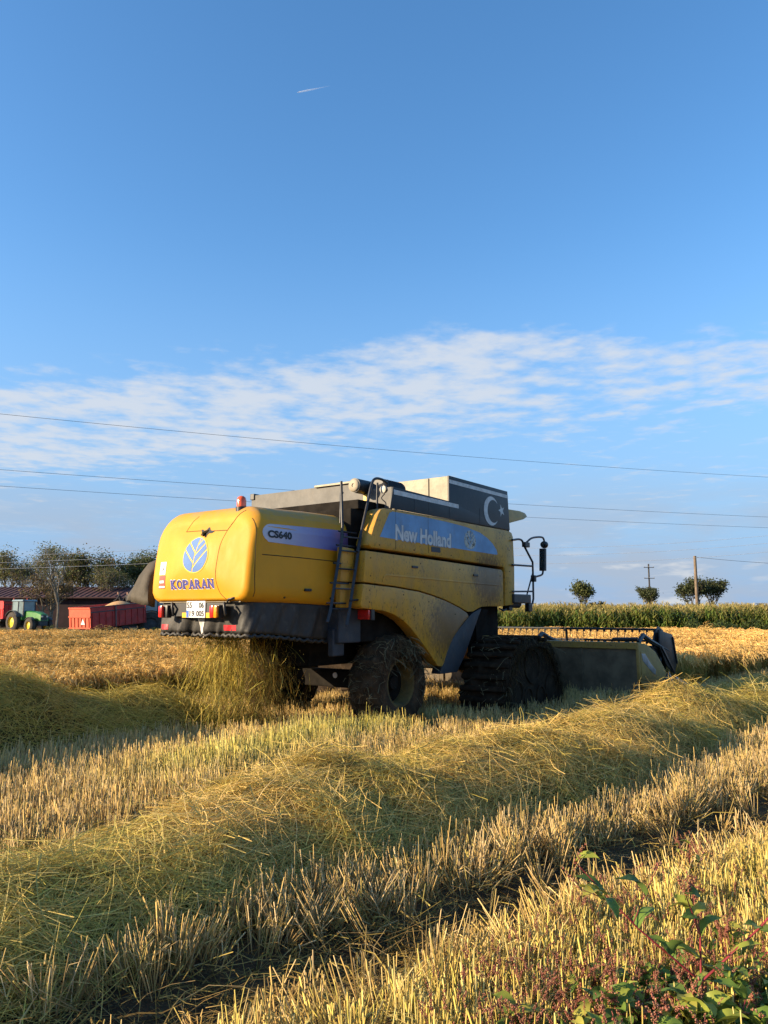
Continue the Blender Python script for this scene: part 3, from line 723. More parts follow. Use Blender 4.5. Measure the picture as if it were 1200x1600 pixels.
    mp_, nt = new_mat('emblem_pale'); b = NB(nt); b.out(b.principled(b.mix(b.step(b.noise(18, 4, .7), .5, .6), (.42, .42, .36), (.10, .08, .05)), .5)); MATS['emblem_pale'] = mp_
    decal('side_emblem', lv, lf, onv_(-1.4545), 'emblem_pale', pu)
    m = MB(); m.box((1.09, -1.456, 2.705), (1.36, -1.40, 2.79)); m.build('panel_latch', 'letter_dark', pu, None, .004)
    for s_ in (.1, 1.0):
        m = MB(); m.box((s_, -1.4535, 2.68), (s_ + .005, -1.4495, 3.28)); m.build('panel_joint', 'seam_dark', pu)
    bolt = MB(); bolt.lathe([(0, 0), (0, .011), (-.006, .009), (-.007, 0)], (0, 0, 0), 'y', 8); bme = bolt.mesh('panel_bolt'); bme.materials.append(MATS['seam_dark'])
    for par, y_, pts_ in ((pu, -1.450, [(-.30, 2.72), (.6, 2.70), (1.7, 2.68), (2.6, 2.66), (3.8, 2.9), (3.8, 2.5), (3.8, 2.1), (3.85, 3.15)]), (pm, -1.435, [(-.50, 2.52), (-.5, 2.26), (.8, 2.50), (2.0, 2.46), (3.45, 2.40), (3.45, 1.95), (2.9, 1.92)]), (pf, -1.455, [(-.55, 2.05), (-.55, 1.88), (.3, 2.0), (1.0, 1.9), (1.35, 1.0), (1.8, 1.7)])):
        for (a_, b_) in pts_:
            o_ = link('panel_bolt', bme, par); o_.location = (a_, y_, b_)
    for a_, b_ in ((.55, 2.42), (2.45, 2.36)):
        m = MB(); m.box((a_, -1.452, b_), (a_ + .16, -1.434, b_ + .035)); m.build('panel_handle', 'black_metal', pm, None, .005)
    m = MB(); m.box((-1.55, -1.13, 2.02), (-1.42, -1.10, 2.055)); m.build('hood_latch', 'black_metal', hood, None, .005)
    for a_ in (-1.9, -1.0):
        m = MB(); p_ = side(a_, 1.93); m.lathe([(0, 0), (0, .016), (-.012, .012), (-.013, 0)], tuple(p_), 'y', 10); m.build('hood_bolt', 'seam_dark', hood)
    # ---- ladder on the right flank
    lad = empty('access_ladder', (0, 0, 0)); lad.parent = root
    railA = [(-1.36, -1.36, 1.60), (-1.30, -1.36, 1.75), (-.97, -1.30, 2.84)]; railB = [(-.95, -1.36, 1.55), (-.90, -1.36, 1.72), (-.56, -1.30, 2.87)]
    for rl in (railA, railB):
        m = MB(); m.tube(rl, .028, 4); m.build('ladder_rail', 'ladder_black', lad, 30)
    def at_rail(rl, z):
        a_, b_ = Vector(rl[1]), Vector(rl[2]); return a_ + (b_ - a_) * ((z - a_.z) / (b_.z - a_.z))
    for z in (1.78, 2.06, 2.34, 2.60, 2.80):
        p, q = at_rail(railA, z), at_rail(railB, z)
        m = MB(); m.tube([p, q], .013, 6); m.tube([p + Vector((0, .07, .08)), q + Vector((0, .07, .08))], .013, 6); m.build('rung', 'ladder_black', lad, 60)
    m = MB(); m.tube([(-1.02, -1.31, 2.70), (-.97, -1.29, 2.95), (-.965, -1.26, 3.60)], .019, 8); m.build('grab_rail', 'ladder_black', lad, 60)
    m = MB(); m.tube(catmull([(-.68, -1.33, 2.60), (-.56, -1.30, 2.87), (-.36, -1.28, 3.40), (-.27, -1.28, 3.66), (-.18, -1.28, 3.745), (-.02, -1.28, 3.755), (.12, -1.28, 3.72)], 5), .021, 8); m.build('grab_rail', 'ladder_black', lad, 60)
    m = MB(); m.tube(catmull([(-.93, -1.22, 3.0), (-.90, -1.20, 3.25), (-.80, -1.12, 3.46), (-.62, -1.0, 3.50)], 5), .017, 8); m.build('grab_rail', 'ladder_black', lad, 60)
    m = MB(); m.tube([(-.09, -1.24, 3.26), (-.08, -1.24, 3.70)], .017, 8); m.build('grab_rail', 'ladder_black', lad, 60)
    m = MB(); m.tube([(-.88, -1.36, 1.90), (-.7, -1.40, 1.91)], .016, 6); m.build('ladder_stay', 'ladder_black', lad, 60)
    # ---- cab behind the tank
    cab = empty('cab', (0, 0, 0)); cab.parent = root
    m = MB(); m.box((3.90, -.80, 1.9), (4.92, .80, 3.42)); m.build('cab_glazing', 'cab_glass', cab, None, .05)
    for vv in (-.82, .82):
        m = MB(); m.tube([(4.95, vv, 1.9), (4.97, vv, 3.45)], .04, 6); m.build('cab_pillar', 'black_metal', cab)
    m = MB(); m.loft([[(3.9, -1.0, 3.47), (3.9, 1.0, 3.47), (3.9, .95, 3.78), (3.9, -.95, 3.78)], [(4.6, -1.07, 3.52), (4.6, 1.07, 3.52), (4.6, 1.0, 3.82), (4.6, -1.0, 3.82)],
                      [(5.25, -1.07, 3.66), (5.25, 1.07, 3.66), (5.2, 1.0, 3.84), (5.2, -1.0, 3.84)], [(5.46, -1.05, 3.74), (5.46, 1.05, 3.74), (5.44, 1.0, 3.82), (5.44, -1.0, 3.82)]], cap=True)
    m.build('cab_roof', 'roof_yellow', cab, 60, .03)
    # ---- platform, railing and mirror at the front right
    rl = empty('side_railing', (0, 0, 0)); rl.parent = root
    m = MB(); m.tube(catmull([(3.88, -1.48, 3.10), (4.15, -1.48, 3.135), (4.29, -1.48, 3.12), (4.36, -1.48, 3.04)], 4) + [(4.74, -1.48, 2.72), (4.745, -1.48, 2.40), (4.735, -1.48, 2.0), (4.69, -1.48, 1.90), (4.58, -1.48, 1.88)], .021, 8); m.build('frame_tube', 'ladder_black', rl, 60)
    m = MB(); m.tube([(3.86, -1.48, 2.625), (4.745, -1.48, 2.64)], .019, 8); m.build('frame_tube', 'ladder_black', rl, 60)
    m = MB(); m.tube([(3.86, -1.48, 2.12), (4.735, -1.48, 2.14)], .017, 8); m.build('frame_tube', 'ladder_black', rl, 60)
    m = MB(); m.tube([(4.73, -1.48, 2.50), (4.58, -1.42, 2.08)], .015, 8); m.build('frame_tube', 'ladder_black', rl, 60)
    m = MB(); m.box((3.88, -1.50, 1.90), (4.60, -.9, 2.075)); m.build('platform', 'black_metal', root, None, .02)
    m = MB(); m.lathe([(0, 0), (0, .07), (.42, .085), (.42, 0)], (3.86, -1.36, 1.89), 'x', 14); m.build('air_tank', 'liner_blue', root, 50)
    m = MB(); m.box((4.50, -1.50, 1.74), (4.66, -1.40, 1.90)); m.build('marker_lamp', 'black_metal', root, None, .02)
    m = MB(); m.box((4.36, -1.52, 3.0), (4.56, -1.44, 3.10)); m.build('mirror_clamp', 'black_metal', rl, None, .01)
    m = MB(); m.tube(catmull([(4.46, -1.50, 3.10), (4.70, -1.50, 3.20), (5.10, -1.50, 3.25), (5.24, -1.50, 3.22), (5.28, -1.50, 3.10)], 5), .02, 8); m.build('mirror_arm', 'ladder_black', rl, 60)
    m = MB(); m.tube(catmull([(5.17, -1.50, 2.64), (5.16, -1.50, 2.53), (5.08, -1.50, 2.475), (4.80, -1.50, 2.43)], 5), .02, 8); m.build('mirror_arm', 'ladder_black', rl, 60)
    m = MB(); m.box((4.71, -1.53, 2.33), (4.80, -1.44, 2.46)); m.build('mirror_clamp', 'black_metal', rl, None, .015)
    m = MB(); m.loft([[(5.19 + a_ * .055 + (z - 2.85) * .06, -1.50 + b_ * .062, z) for a_, b_ in ((-1, -.8), (-.9, -1), (.5, -1), (1, -.6), (1, .6), (.5, 1), (-.9, 1), (-1, .8))] for z in (2.565, 2.58, 2.70, 2.90, 3.005, 3.02)], cap=True)
    mi = m.build('mirror', 'black_metal', rl, 40, .008)
    m = MB(); m.add([(5.128 + (z - 2.85) * .06, -1.50 + b_ * .050, z) for b_, z in ((-1, 2.62), (1, 2.62), (1, 2.98), (-1, 2.98))], [(0, 1, 2, 3)]); m.build('mirror_pane', 'mirror_glass', mi)
    m = MB(); m.lathe([(-.07, 0), (-.06, .055), (-.02, .075), (.04, .072), (.075, .04), (.08, 0)], (5.26, -1.50, 3.105), 'x', 18); mi = m.build('small_mirror', 'black_metal', rl, 50)
    m = MB(); m.lathe([(0, 0), (.001, .055)], (5.186, -1.50, 3.105), 'x', 18); m.build('mirror_pane', 'mirror_glass', mi)
    # ---- unloading spout, folded along the left side
    m = MB(); m.tube([(3.2, 1.60, 3.0), (-1.8, 1.29, 2.47)], .14, 16); m.build('unloading_tube', 'roof_yellow', root, 50)
    rings = []
    for q, (cx, cy, cz_, rx, rz_) in enumerate(((-1.75, 1.29, 2.46, .14, .13), (-2.0, 1.31, 2.44, .15, .14), (-2.15, 1.34, 2.37, .15, .14), (-2.22, 1.40, 2.26, .18, .14), (-2.26, 1.45, 2.10, .23, .14), (-2.28, 1.48, 1.95, .27, .13), (-2.28, 1.48, 1.86, .28, .12))):
        ring = []
        ax = Vector((-1, 0, -.1)) if q < 1 else Vector((-.7, 0, -.7)) if q < 3 else Vector((-.1, 0, -1))
        a_ = Vector((0, 1, 0)); b_ = ax.normalized().cross(a_)
        for k in range(20):
            t_ = 2 * math.pi * k / 20; w_ = 1 + (.20 * math.sin(2 * t_ + .8) + .16 * math.sin(5 * t_ + q * .3) + .07 * math.sin(9 * t_)) * (q / 6)
            ring.append(tuple(Vector((cx, cy, cz_ + (.05 * math.cos(t_) if q > 4 else 0))) + a_ * rx * w_ * math.cos(t_) + b_ * rz_ * w_ * math.sin(t_)))
        rings.append(ring)
    m = MB(); m.loft(rings); sp_ = m.build('canvas_spout', 'canvas_spout', root, 70); sp_.modifiers.new('thick', 'SOLIDIFY').thickness = .015
    m = MB(); m.lathe([(0, .15), (.05, .165), (.1, .15)], (-1.98, 1.31, 2.44), 'x', 20); m.build('spout_clamp', 'zinc', sp_, 50)
    # ---- rear axle and wheels
    m = MB(); m.box((.22, -1.0, .55), (.48, 1.0, .82)); ax = m.build('rear_axle', 'dark_chassis', root, None, .02)
    m = MB(); m.lathe([(0, 0), (0, .045), (-.01, .045), (-.014, 0)], (.215, -.18, .74), 'x', 14); m.build('axle_disc', 'label_white', ax, 40)
    def tyre_mesh(r, w, name, seed):
        prof = []
        for k in range(17):
            t_ = math.pi * (k / 16); prof.append((-w / 2 * math.cos(t_), r - .24 + .24 * (math.sin(t_) ** .55)))
        prof = [(-w / 2 + .03, r * .50), (-w / 2 + .0, r * .56)] + prof + [(w / 2, r * .56), (w / 2 - .03, r * .50)]
        m = MB(); m.lathe(prof, (0, 0, 0), 'y', 72)
        P = np.array(m.v); ang = np.arctan2(P[:, 2], P[:, 0]); rr_ = np.hypot(P[:, 0], P[:, 2])
        lump = (fbm(ang * 4 + 20, P[:, 1] * 5 + 3, seed) - .45) * .085 * smooth(rr_, r * .6, r * .8) + .035 * (np.sin(ang * 22 + np.abs(P[:, 1]) * 9) > .1) * smooth(rr_, r * .86, r * .95)
        k = (rr_ + lump) / rr_; P[:, 0] *= k; P[:, 2] *= k; m.v = [tuple(p) for p in P]; return m
    for vv, sg_ in ((-1.12, -1), (1.12, 1)):
        wh = empty('rear_wheel', (.35, vv, .665)); wh.parent = root
        m = tyre_mesh(.72, .56, 'tyre', 4); m.build('tyre', 'rubber_mud', wh, 40)
        m = MB(); m.lathe([(sg_ * .20, .385), (sg_ * .245, .375), (sg_ * .245, .325), (sg_ * .19, .30), (sg_ * .05, .285)], (0, 0, 0), 'y', 40); m.build('rim', 'rim_yellow', wh, 40)
        m = MB(); m.lathe([(sg_ * .05, .30), (sg_ * .03, .18), (sg_ * .06, .12), (sg_ * .12, .10), (sg_ * .12, 0)], (0, 0, 0), 'y', 32); m.build('hub', 'dark_chassis', wh, 40)
    # ---- front half-track units
    prof = catmull([(2.62, .0), (2.40, .10), (2.33, .32), (2.42, .62), (2.58, .92), (2.80, 1.13), (3.1, 1.22), (3.6, 1.24), (4.0, 1.16), (4.25, .95), (4.45, .62), (4.56, .32), (4.50, .10), (4.28, .0), (3.5, -.02), (2.62, .0)], 5)[:-1]
    for sg_ in (-1, 1):
        tk = empty('half_track', (0, 0, 0)); tk.parent = root
        vi, vo = 1.20 * sg_, 2.12 * sg_; n_ = len(prof)
        rings = []; cx_, cz_ = 3.45, .55
        for q in range(12):
            f_ = q / 11; v_ = vi + (vo - vi) * f_; dr = -.05 * smooth(abs(f_ - .5), .42, .5)
            ring = []
            for i, (a_, b_) in enumerate(prof):
                nz = (float(vnoise(i * .55 + 40, f_ * 5, 21)) - .5) * .17 + (float(vnoise(i * 1.7, f_ * 11, 22)) - .5) * .07
                d_ = math.hypot(a_ - cx_, b_ - cz_); k_ = (d_ + dr + nz) / d_
                ring.append((cx_ + (a_ - cx_) * k_, v_, max(-.03, cz_ + (b_ - cz_) * k_)))
            rings.append(ring)
        m = MB(); m.loft(rings); o_ = len(m.v); inner_ = [[(cx_ + (a_ - cx_) * .86, vv, cz_ + (b_ - cz_) * .82) for a_, b_ in prof] for vv in (vo, vo - sg_ * .05)]
        m.loft([rings[-1]] + inner_); m.f.append(tuple(range(len(m.v) - n_, len(m.v)))); m.mi.append(0)
        bt = m.build('track_belt', 'belt_mud', tk, 50)
        if sg_ < 0:
            for i in range(0, n_, 3):
                a_, b_ = prof[i]; p_, q_ = prof[(i + 1) % n_], prof[i - 1]; tg = Vector((p_[0] - q_[0], 0, p_[1] - q_[1])).normalized(); nn = Vector((tg.z, 0, -tg.x))
                if nn.dot(Vector((a_ - cx_, 0, b_ - cz_))) < 0: nn = -nn
                if b_ < .06: continue
                m = MB(); m.obox(Vector((a_, (vi + vo) / 2, b_)) + nn * .045, tg * .045, Vector((0, .44, 0)), nn * .035); P_ = np.array(m.v); m.v = [tuple(q) for q in P_]; m.build('track_lug', 'belt_mud', bt, None, .03)
        for (a_, b_, r_) in ((2.75, .36, .27), (4.15, .36, .27), (3.2, .26, .18), (3.7, .26, .18), (3.40, .80, .33)):
            m = MB(); m.lathe([(0, 0), (0, r_), (sg_ * .09, r_), (sg_ * .09, r_ * .8), (sg_ * .03, r_ * .7), (sg_ * .06, .06), (sg_ * .06, 0)], (a_, vo - sg_ * .115, b_), 'y', 22); m.build('track_roller', 'belt_mud', tk, 40)
        m = MB(); m.lathe([(0, .11), (1.2 * sg_, .11)], (3.5, 0, .75), 'y', 14); m.build('front_axle', 'dark_chassis', tk, 50)
    # ---- feeder house
    m = MB(); m.loft([[(3.7, -.62, 1.05), (3.7, .62, 1.05), (3.7, .62, 1.78), (3.7, -.62, 1.78)], [(5.6, -.62, .35), (5.6, .62, .35), (5.6, .62, .95), (5.6, -.62, .95)]], cap=True); m.build('feeder_house', 'header_yellow', root, None, .02)
    m = MB(); m.add([(2.75, -1.44, 1.78), (2.95, -1.44, 1.78), (3.0, -1.2, .9), (2.8, -1.2, .9)], [(0, 1, 2, 3)]); m.tube([(2.85, -1.15, 1.85), (2.9, -1.15, 1.0)], .09, 8); m.build('drive_guard', 'dark_chassis', root)
    # ---- header
    hdr = empty('header', (0, 0, 0)); hdr.parent = root
    m = MB(); m.add([(5.62, -3.2, .20), (5.62, 3.2, .20), (5.60, 3.2, 1.02), (5.60, -3.2, 1.02), (5.66, -3.2, .20), (5.66, 3.2, .20), (5.64, 3.2, 1.02), (5.64, -3.2, 1.02)],
                    [(0, 1, 2, 3), (7, 6, 5, 4), (0, 4, 5, 1), (1, 5, 6, 2), (2, 6, 7, 3), (3, 7, 4, 0)]); m.build('back_sheet', 'header_back', hdr)
    m = MB(); m.box((5.56, -3.24, 1.022), (5.74, 3.24, 1.15)); m.build('top_beam', 'header_yellow', hdr, None, .012)
    m = MB(); m.box((5.54, -3.0, .08), (5.80, 3.0, .20)); m.build('bottom_beam', 'header_back', hdr, None, .02)
    for vv in (-2.1, -1.2, 1.2, 2.1):
        m = MB(); m.box((5.58, vv - .02, .21), (5.605, vv + .02, 1.01)); m.build('back_rib', 'header_back', hdr)
    m = MB(); m.box((5.66, -3.2, .10), (7.2, 3.2, .16)); m.build('table_pan', 'steel_worn', hdr)
    m = MB(); m.box((7.2, -3.2, .08), (7.32, 3.2, .12)); m.build('cutter_bar', 'steel_worn', hdr)
    m = MB(); m.lathe([(-3.1, 0), (-3.1, .2), (3.1, .2), (3.1, 0)], (6.35, 0, .50), 'y', 18); au = m.build('auger', 'steel_worn', hdr, 50)
    m = MB(); pts = [(6.35 + .27 * math.cos(k * .5), -3.1 + k * .075, .50 + .27 * math.sin(k * .5)) for k in range(83)]; m.tube(pts, .035, 5); m.build('auger_flight', 'steel_worn', au)
    for sg_ in (-1, 1):
        e1 = [(5.60, .42), (5.78, .30), (5.95, .13), (7.05, .03), (7.28, .47), (7.10, .60), (6.62, .92), (6.30, 1.03), (6.06, 1.10), (5.56, 1.15)]
        ep = panel('end_plate', e1, sg_ * 3.25, sg_ * 3.19, 'header_yellow', hdr, .012)
        panel('end_recess', [(5.66, .45), (6.5, .33), (6.62, .50), (6.25, .78), (5.80, .98), (5.66, .98)], sg_ * 3.262, sg_ * 3.249, 'header_yellow', ep, .006)
        panel('worn_patch', [(5.68, .94), (5.88, .93), (6.22, .72), (6.52, .58), (6.46, .49), (6.25, .56), (5.74, .80)], sg_ * 3.268, sg_ * 3.261, 'steel_worn', ep, .002)
        panel('end_fork', [(7.28, .47), (7.32, .45), (6.70, .10), (6.62, .12)], sg_ * 3.272, sg_ * 3.25, 'black_metal', ep, .004)
        panel('crop_divider', [(7.05, .03), (7.72, .02), (8.25, .07), (8.42, .14), (7.85, .30), (7.30, .49)], sg_ * 3.27, sg_ * 3.12, 'header_yellow', hdr, .02)
        panel('divider_tip', [(7.60, .40), (7.72, .38), (8.5, .18), (8.52, .10), (8.38, .05), (8.2, .09)], sg_ * 3.31, sg_ * 3.27, 'steel_worn', hdr, .006)
        panel('divider_edge', [(7.28, .50), (7.34, .50), (7.78, .04), (7.72, .03)], sg_ * 3.285, sg_ * 3.271, 'steel_worn', hdr, .004)
        m = MB(); m.obox((5.95, sg_ * 3.0, .1), (.16, 0, 0), (0, .12, 0), (0, 0, .06)); m.build('skid_shoe', 'black_metal', hdr, None, .02)
    # reel: five bats with tines between two end spiders
    reel = empty('reel', (0, 0, 0)); reel.parent = hdr
    RC = (7.25, .93); RR = .44
    for k in range(5):
        a_ = R(96 + 72 * k); bs, bz = RC[0] + RR * math.cos(a_), RC[1] + RR * math.sin(a_)
        m = MB(); m.tube([(bs, -3.12, bz), (bs, 3.12, bz)], .024, 8)
        for j in range(40):
            v_ = -3.05 + j * .155; m.tube([(bs, v_, bz), (bs - .02, v_, bz - .05), (bs - .045, v_ + .005, bz - .19)], [.014, .010, .005], 4, False)
            m.obox((bs, v_, bz - .035), (.014, 0, 0), (0, .022, 0), (0, 0, .025))
        m.build('reel_bat', 'black_metal', reel, 50)
    m = MB(); m.tube([(RC[0], -3.14, RC[1]), (RC[0], 3.14, RC[1])], .07, 10); m.build('reel_tube', 'black_metal', reel, 50)
    for v_ in (-3.13, -1.05, 1.05, 3.13):
        if abs(v_) > 3:
            oc = [(RC[0] + (RR + .07) * math.cos(R(96 + 36 * k)) * (1.0 if k % 2 == 0 else .96), RC[1] + (RR + .07) * math.sin(R(96 + 36 * k)) * (1.0 if k % 2 == 0 else .96)) for k in range(10)]
            panel('reel_end', oc, v_ - .012, v_ + .012, 'black_metal', reel, .004)
        for k in range(5):
            a_ = R(96 + 72 * k); m = MB(); m.tube([(RC[0], v_ - .03, RC[1]), (RC[0] + RR * math.cos(a_), v_ - .03, RC[1] + RR * math.sin(a_))], .03, 4); m.build('reel_spoke', 'black_metal', reel)
    for v_ in (-3.20, -1.05, 3.20):
        m = MB(); m.tube([(5.72, v_, 1.14), (6.0, v_, 1.28), (6.4, v_, 1.16), (RC[0] + .35, v_, RC[1] - .02)], [.045, .05, .05, .04], 6); m.build('reel_arm', 'black_metal', hdr, 40)
    panel('reel_shield', [(6.98, 1.36), (7.86, 1.25), (8.08, .62), (7.86, .42), (7.35, .62), (6.95, 1.0)], -3.235, -3.20, 'black_metal', reel, .012)
    panel('shield_rib', [(7.80, 1.20), (7.84, 1.20), (8.06, .64), (8.02, .62)], -3.262, -3.236, 'ladder_black', reel, .006)
    panel('shield_rib', [(7.0, 1.0), (7.06, 1.02), (7.86, .46), (7.82, .42)], -3.262, -3.236, 'ladder_black', reel, .006)
    m = MB(); m.tube([(5.7, -2.7, 1.20), (5.7, -3.2, 1.215)], .035, 8); m.build('lift_cylinder', 'black_metal', hdr, 50)
    m = MB(); m.tube(catmull([(5.66, -3.05, 1.17), (5.62, -2.9, 1.10), (5.57, -2.72, 1.09), (5.6, -2.55, 1.16)], 5), .014, 6); m.build('hydraulic_hose', 'black_metal', hdr, 50)
    # ---- straw caught on wheels and tracks
    def tangle(name, fn, n_, mat='straw_tangle', ln=(.10, .34)):
        m = MB()
        for i in range(n_):
            p, d = fn(); p = Vector(p); d = Vector(d).normalized(); L_ = rnd.uniform(*ln); sd_ = d.orthogonal().normalized() * rnd.uniform(.0025, .005)
            pts = [p, p + d * L_ * .5 + Vector((rnd.gauss(0, .03), rnd.gauss(0, .03), .0)), p + d * L_ + Vector((rnd.gauss(0, .05), rnd.gauss(0, .05), -L_ * .35))]
            m.add([q + sd_ for q in pts] + [q - sd_ for q in pts], [(0, 1, 4, 3), (1, 2, 5, 4)])
        o_ = m.build(name, mat, root, recalc=False); o_['kind'] = 'stuff'
    def wheel_straw():
        a_ = R(rnd.gauss(70, 45)); r_ = rnd.uniform(.40, .76); return (.35 + r_ * math.cos(a_), rnd.uniform(-1.44, -1.38), .65 + r_ * math.sin(a_)), (rnd.gauss(0, .5), rnd.gauss(-.25, .3), rnd.gauss(-.8, .5))
    tangle('caught_straw', wheel_straw, 420, ln=(.08, .26))
    def tread_straw():
        a_ = R(rnd.uniform(120, 235)); return (.35 + .74 * math.cos(a_), rnd.uniform(-1.38, -.88), .66 + .74 * math.sin(a_)), (rnd.gauss(0, .5), rnd.gauss(0, .6), rnd.gauss(-.4, .5))
    tangle('caught_straw', tread_straw, 200, ln=(.04, .13))
    def track_straw():
        i = rnd.randrange(len(prof)); a_, b_ = prof[i]
        while b_ < .25: i = rnd.randrange(len(prof)); a_, b_ = prof[i]
        return (a_ + rnd.gauss(0, .05), -2.14 + rnd.uniform(-.02, .1), b_ + rnd.gauss(0, .04)), (rnd.gauss(0, .3), rnd.gauss(-.2, .2), -1)
    tangle('caught_straw', track_straw, 520)
    def track_top():
        i = rnd.randrange(len(prof)); a_, b_ = prof[i]
        return (a_, rnd.uniform(-2.1, -1.25), b_ + .07), (rnd.gauss(-.4, .5), rnd.gauss(0, .8), rnd.gauss(-.2, .3))
    tangle('caught_straw', track_top, 240)
    return root
HARV = build_harvester()

# ------------------------------------------------------------------ plant pieces and scattering
def proto_mesh(name, V, F, C, mat):
    me = bpy.data.meshes.new(name); me.from_pydata([tuple(p) for p in V], [], F)
    a = me.color_attributes.new('Col', 'FLOAT_COLOR', 'POINT'); a.data.foreach_set('color', np.c_[np.array(C, float), np.ones(len(C))].ravel())
    me.materials.append(MATS[mat]); return me
class Piece:
    def __init__(s, V, F, C):
        s.V = np.array(V, float); s.C = np.array(C, float)
        s.Q = np.array([f if len(f) == 4 else (f[0], f[1], f[2], f[2]) for f in F], np.int64)
def fast_mesh(name, V, Q, C, mat):
    """quads (a repeated last index is a triangle) to a mesh with a colour per vertex"""
    me = bpy.data.meshes.new(name); tri = Q[:, 2] == Q[:, 3]
    cnt = np.where(tri, 3, 4); lp = np.concatenate([[0], np.cumsum(cnt)])
    flat = Q.ravel()[~np.stack([np.zeros_like(tri), np.zeros_like(tri), np.zeros_like(tri), tri], 1).ravel()]
    me.vertices.add(len(V)); me.vertices.foreach_set('co', np.ascontiguousarray(V, np.float32).ravel())
    me.loops.add(len(flat)); me.loops.foreach_set('vertex_index', flat.astype(np.int32))
    me.polygons.add(len(Q)); me.polygons.foreach_set('loop_start', lp[:-1].astype(np.int32))
    me.update(calc_edges=True); me.validate()
    a = me.color_attributes.new('Col', 'FLOAT_COLOR', 'POINT'); a.data.foreach_set('color', np.ascontiguousarray(np.c_[C, np.ones(len(C))], np.float32).ravel())
    me.materials.append(MATS[mat]); return me
def euler_mats(rot):
    cx, sx, cy, sy, cz, sz = np.cos(rot[:, 0]), np.sin(rot[:, 0]), np.cos(rot[:, 1]), np.sin(rot[:, 1]), np.cos(rot[:, 2]), np.sin(rot[:, 2])
    M = np.empty((len(rot), 3, 3))
    M[:, 0, 0] = cy * cz; M[:, 0, 1] = sx * sy * cz - cx * sz; M[:, 0, 2] = cx * sy * cz + sx * sz
    M[:, 1, 0] = cy * sz; M[:, 1, 1] = sx * sy * sz + cx * cz; M[:, 1, 2] = cx * sy * sz - sx * cz
    M[:, 2, 0] = -sy; M[:, 2, 1] = sx * cy; M[:, 2, 2] = cx * cy; return M
def merge(pieces, P, M, scl, tint, idx=None):
    """many placed pieces as one set of arrays"""
    n = len(P); scl = np.asarray(scl, float); scl = np.repeat(scl[:, None], 3, 1) if scl.ndim == 1 else scl
    if idx is None: idx = rng.integers(0, len(pieces), n)
    Vs, Qs, Cs = [], [], []; o = 0
    for k, pc in enumerate(pieces):
        w = np.where(idx == k)[0]
        if not len(w): continue
        A = np.einsum('nij,nvj->nvi', M[w], pc.V[None] * scl[w][:, None]) + np.asarray(P)[w][:, None]
        nv = len(pc.V); Vs.append(A.reshape(-1, 3)); Cs.append((pc.C[None] * np.asarray(tint)[w][:, None]).reshape(-1, 3))
        Qs.append((pc.Q[None] + (np.arange(len(w)) * nv)[:, None, None] + o).reshape(-1, 4)); o += nv * len(w)
    return np.concatenate(Vs), np.concatenate(Qs), np.concatenate(Cs)
_groups = {}
def scatter_group(key, meshes):
    if key in _groups: return _groups[key]
    c = bpy.data.collections.new(key + '_pieces')
    for i, me in enumerate(meshes): c.objects.link(bpy.data.objects.new('%s_piece_%02d' % (key, i), me))
    ng = bpy.data.node_groups.new(key + '_scatter', 'GeometryNodeTree')
    ng.interface.new_socket('Geometry', in_out='INPUT', socket_type='NodeSocketGeometry'); ng.interface.new_socket('Geometry', in_out='OUTPUT', socket_type='NodeSocketGeometry')
    N, L = ng.nodes, ng.links
    gi = N.new('NodeGroupInput'); go = N.new('NodeGroupOutput'); ip = N.new('GeometryNodeInstanceOnPoints'); ci = N.new('GeometryNodeCollectionInfo')
    ci.inputs['Collection'].default_value = c; ci.inputs['Separate Children'].default_value = True; ci.inputs['Reset Children'].default_value = True
    def attr(nm, ty):
        n = N.new('GeometryNodeInputNamedAttribute'); n.data_type = ty; n.inputs['Name'].default_value = nm; return n.outputs['Attribute']
    e2r = N.new('FunctionNodeEulerToRotation'); L.new(attr('rot', 'FLOAT_VECTOR'), e2r.inputs[0])
    L.new(gi.outputs[0], ip.inputs['Points']); L.new(ci.outputs[0], ip.inputs['Instance']); ip.inputs['Pick Instance'].default_value = True
    L.new(attr('idx', 'INT'), ip.inputs['Instance Index']); L.new(e2r.outputs[0], ip.inputs['Rotation']); L.new(attr('scl', 'FLOAT_VECTOR'), ip.inputs['Scale'])
    L.new(ip.outputs[0], go.inputs[0]); _groups[key] = ng; return ng
def scatter(name, key, meshes, P, rot, scl, tint, label, cat, idx=None):
    n = len(P); ng = scatter_group(key, meshes)
    me = bpy.data.meshes.new(name); me.vertices.add(n); me.vertices.foreach_set('co', np.asarray(P, float).ravel())
    if np.ndim(scl) == 1: scl = np.repeat(np.asarray(scl)[:, None], 3, 1)
    if idx is None: idx = rng.integers(0, len(meshes), n)
    def put(nm, ty, key_, arr):
        a = me.attributes.new(nm, ty, 'POINT'); a.data.foreach_set(key_, np.ascontiguousarray(arr, dtype=np.int32 if ty == 'INT' else np.float32).ravel())
    put('rot', 'FLOAT_VECTOR', 'vector', rot); put('scl', 'FLOAT_VECTOR', 'vector', scl); put('idx', 'INT', 'value', idx)
    put('tint', 'FLOAT_COLOR', 'color', np.c_[tint, np.ones(n)])
    o = link(name, me); md = o.modifiers.new('scatter', 'NODES'); md.node_group = ng
    return tag(o, label, cat, kind='stuff')
def in_view(x, y, z=0.3, margin=1.22, extra=.8):
    """roughly inside the camera's field, used only to leave out what the photo cannot show"""
    d = y * math.cos(PITCH) + (z - CAM_H) * math.sin(PITCH)
    u = -y * math.sin(PITCH) + (z - CAM_H) * math.cos(PITCH)
    return (d > .8) & (np.abs(x) < d * .5 * margin + extra) & (u > -d * .6667 * margin - extra)
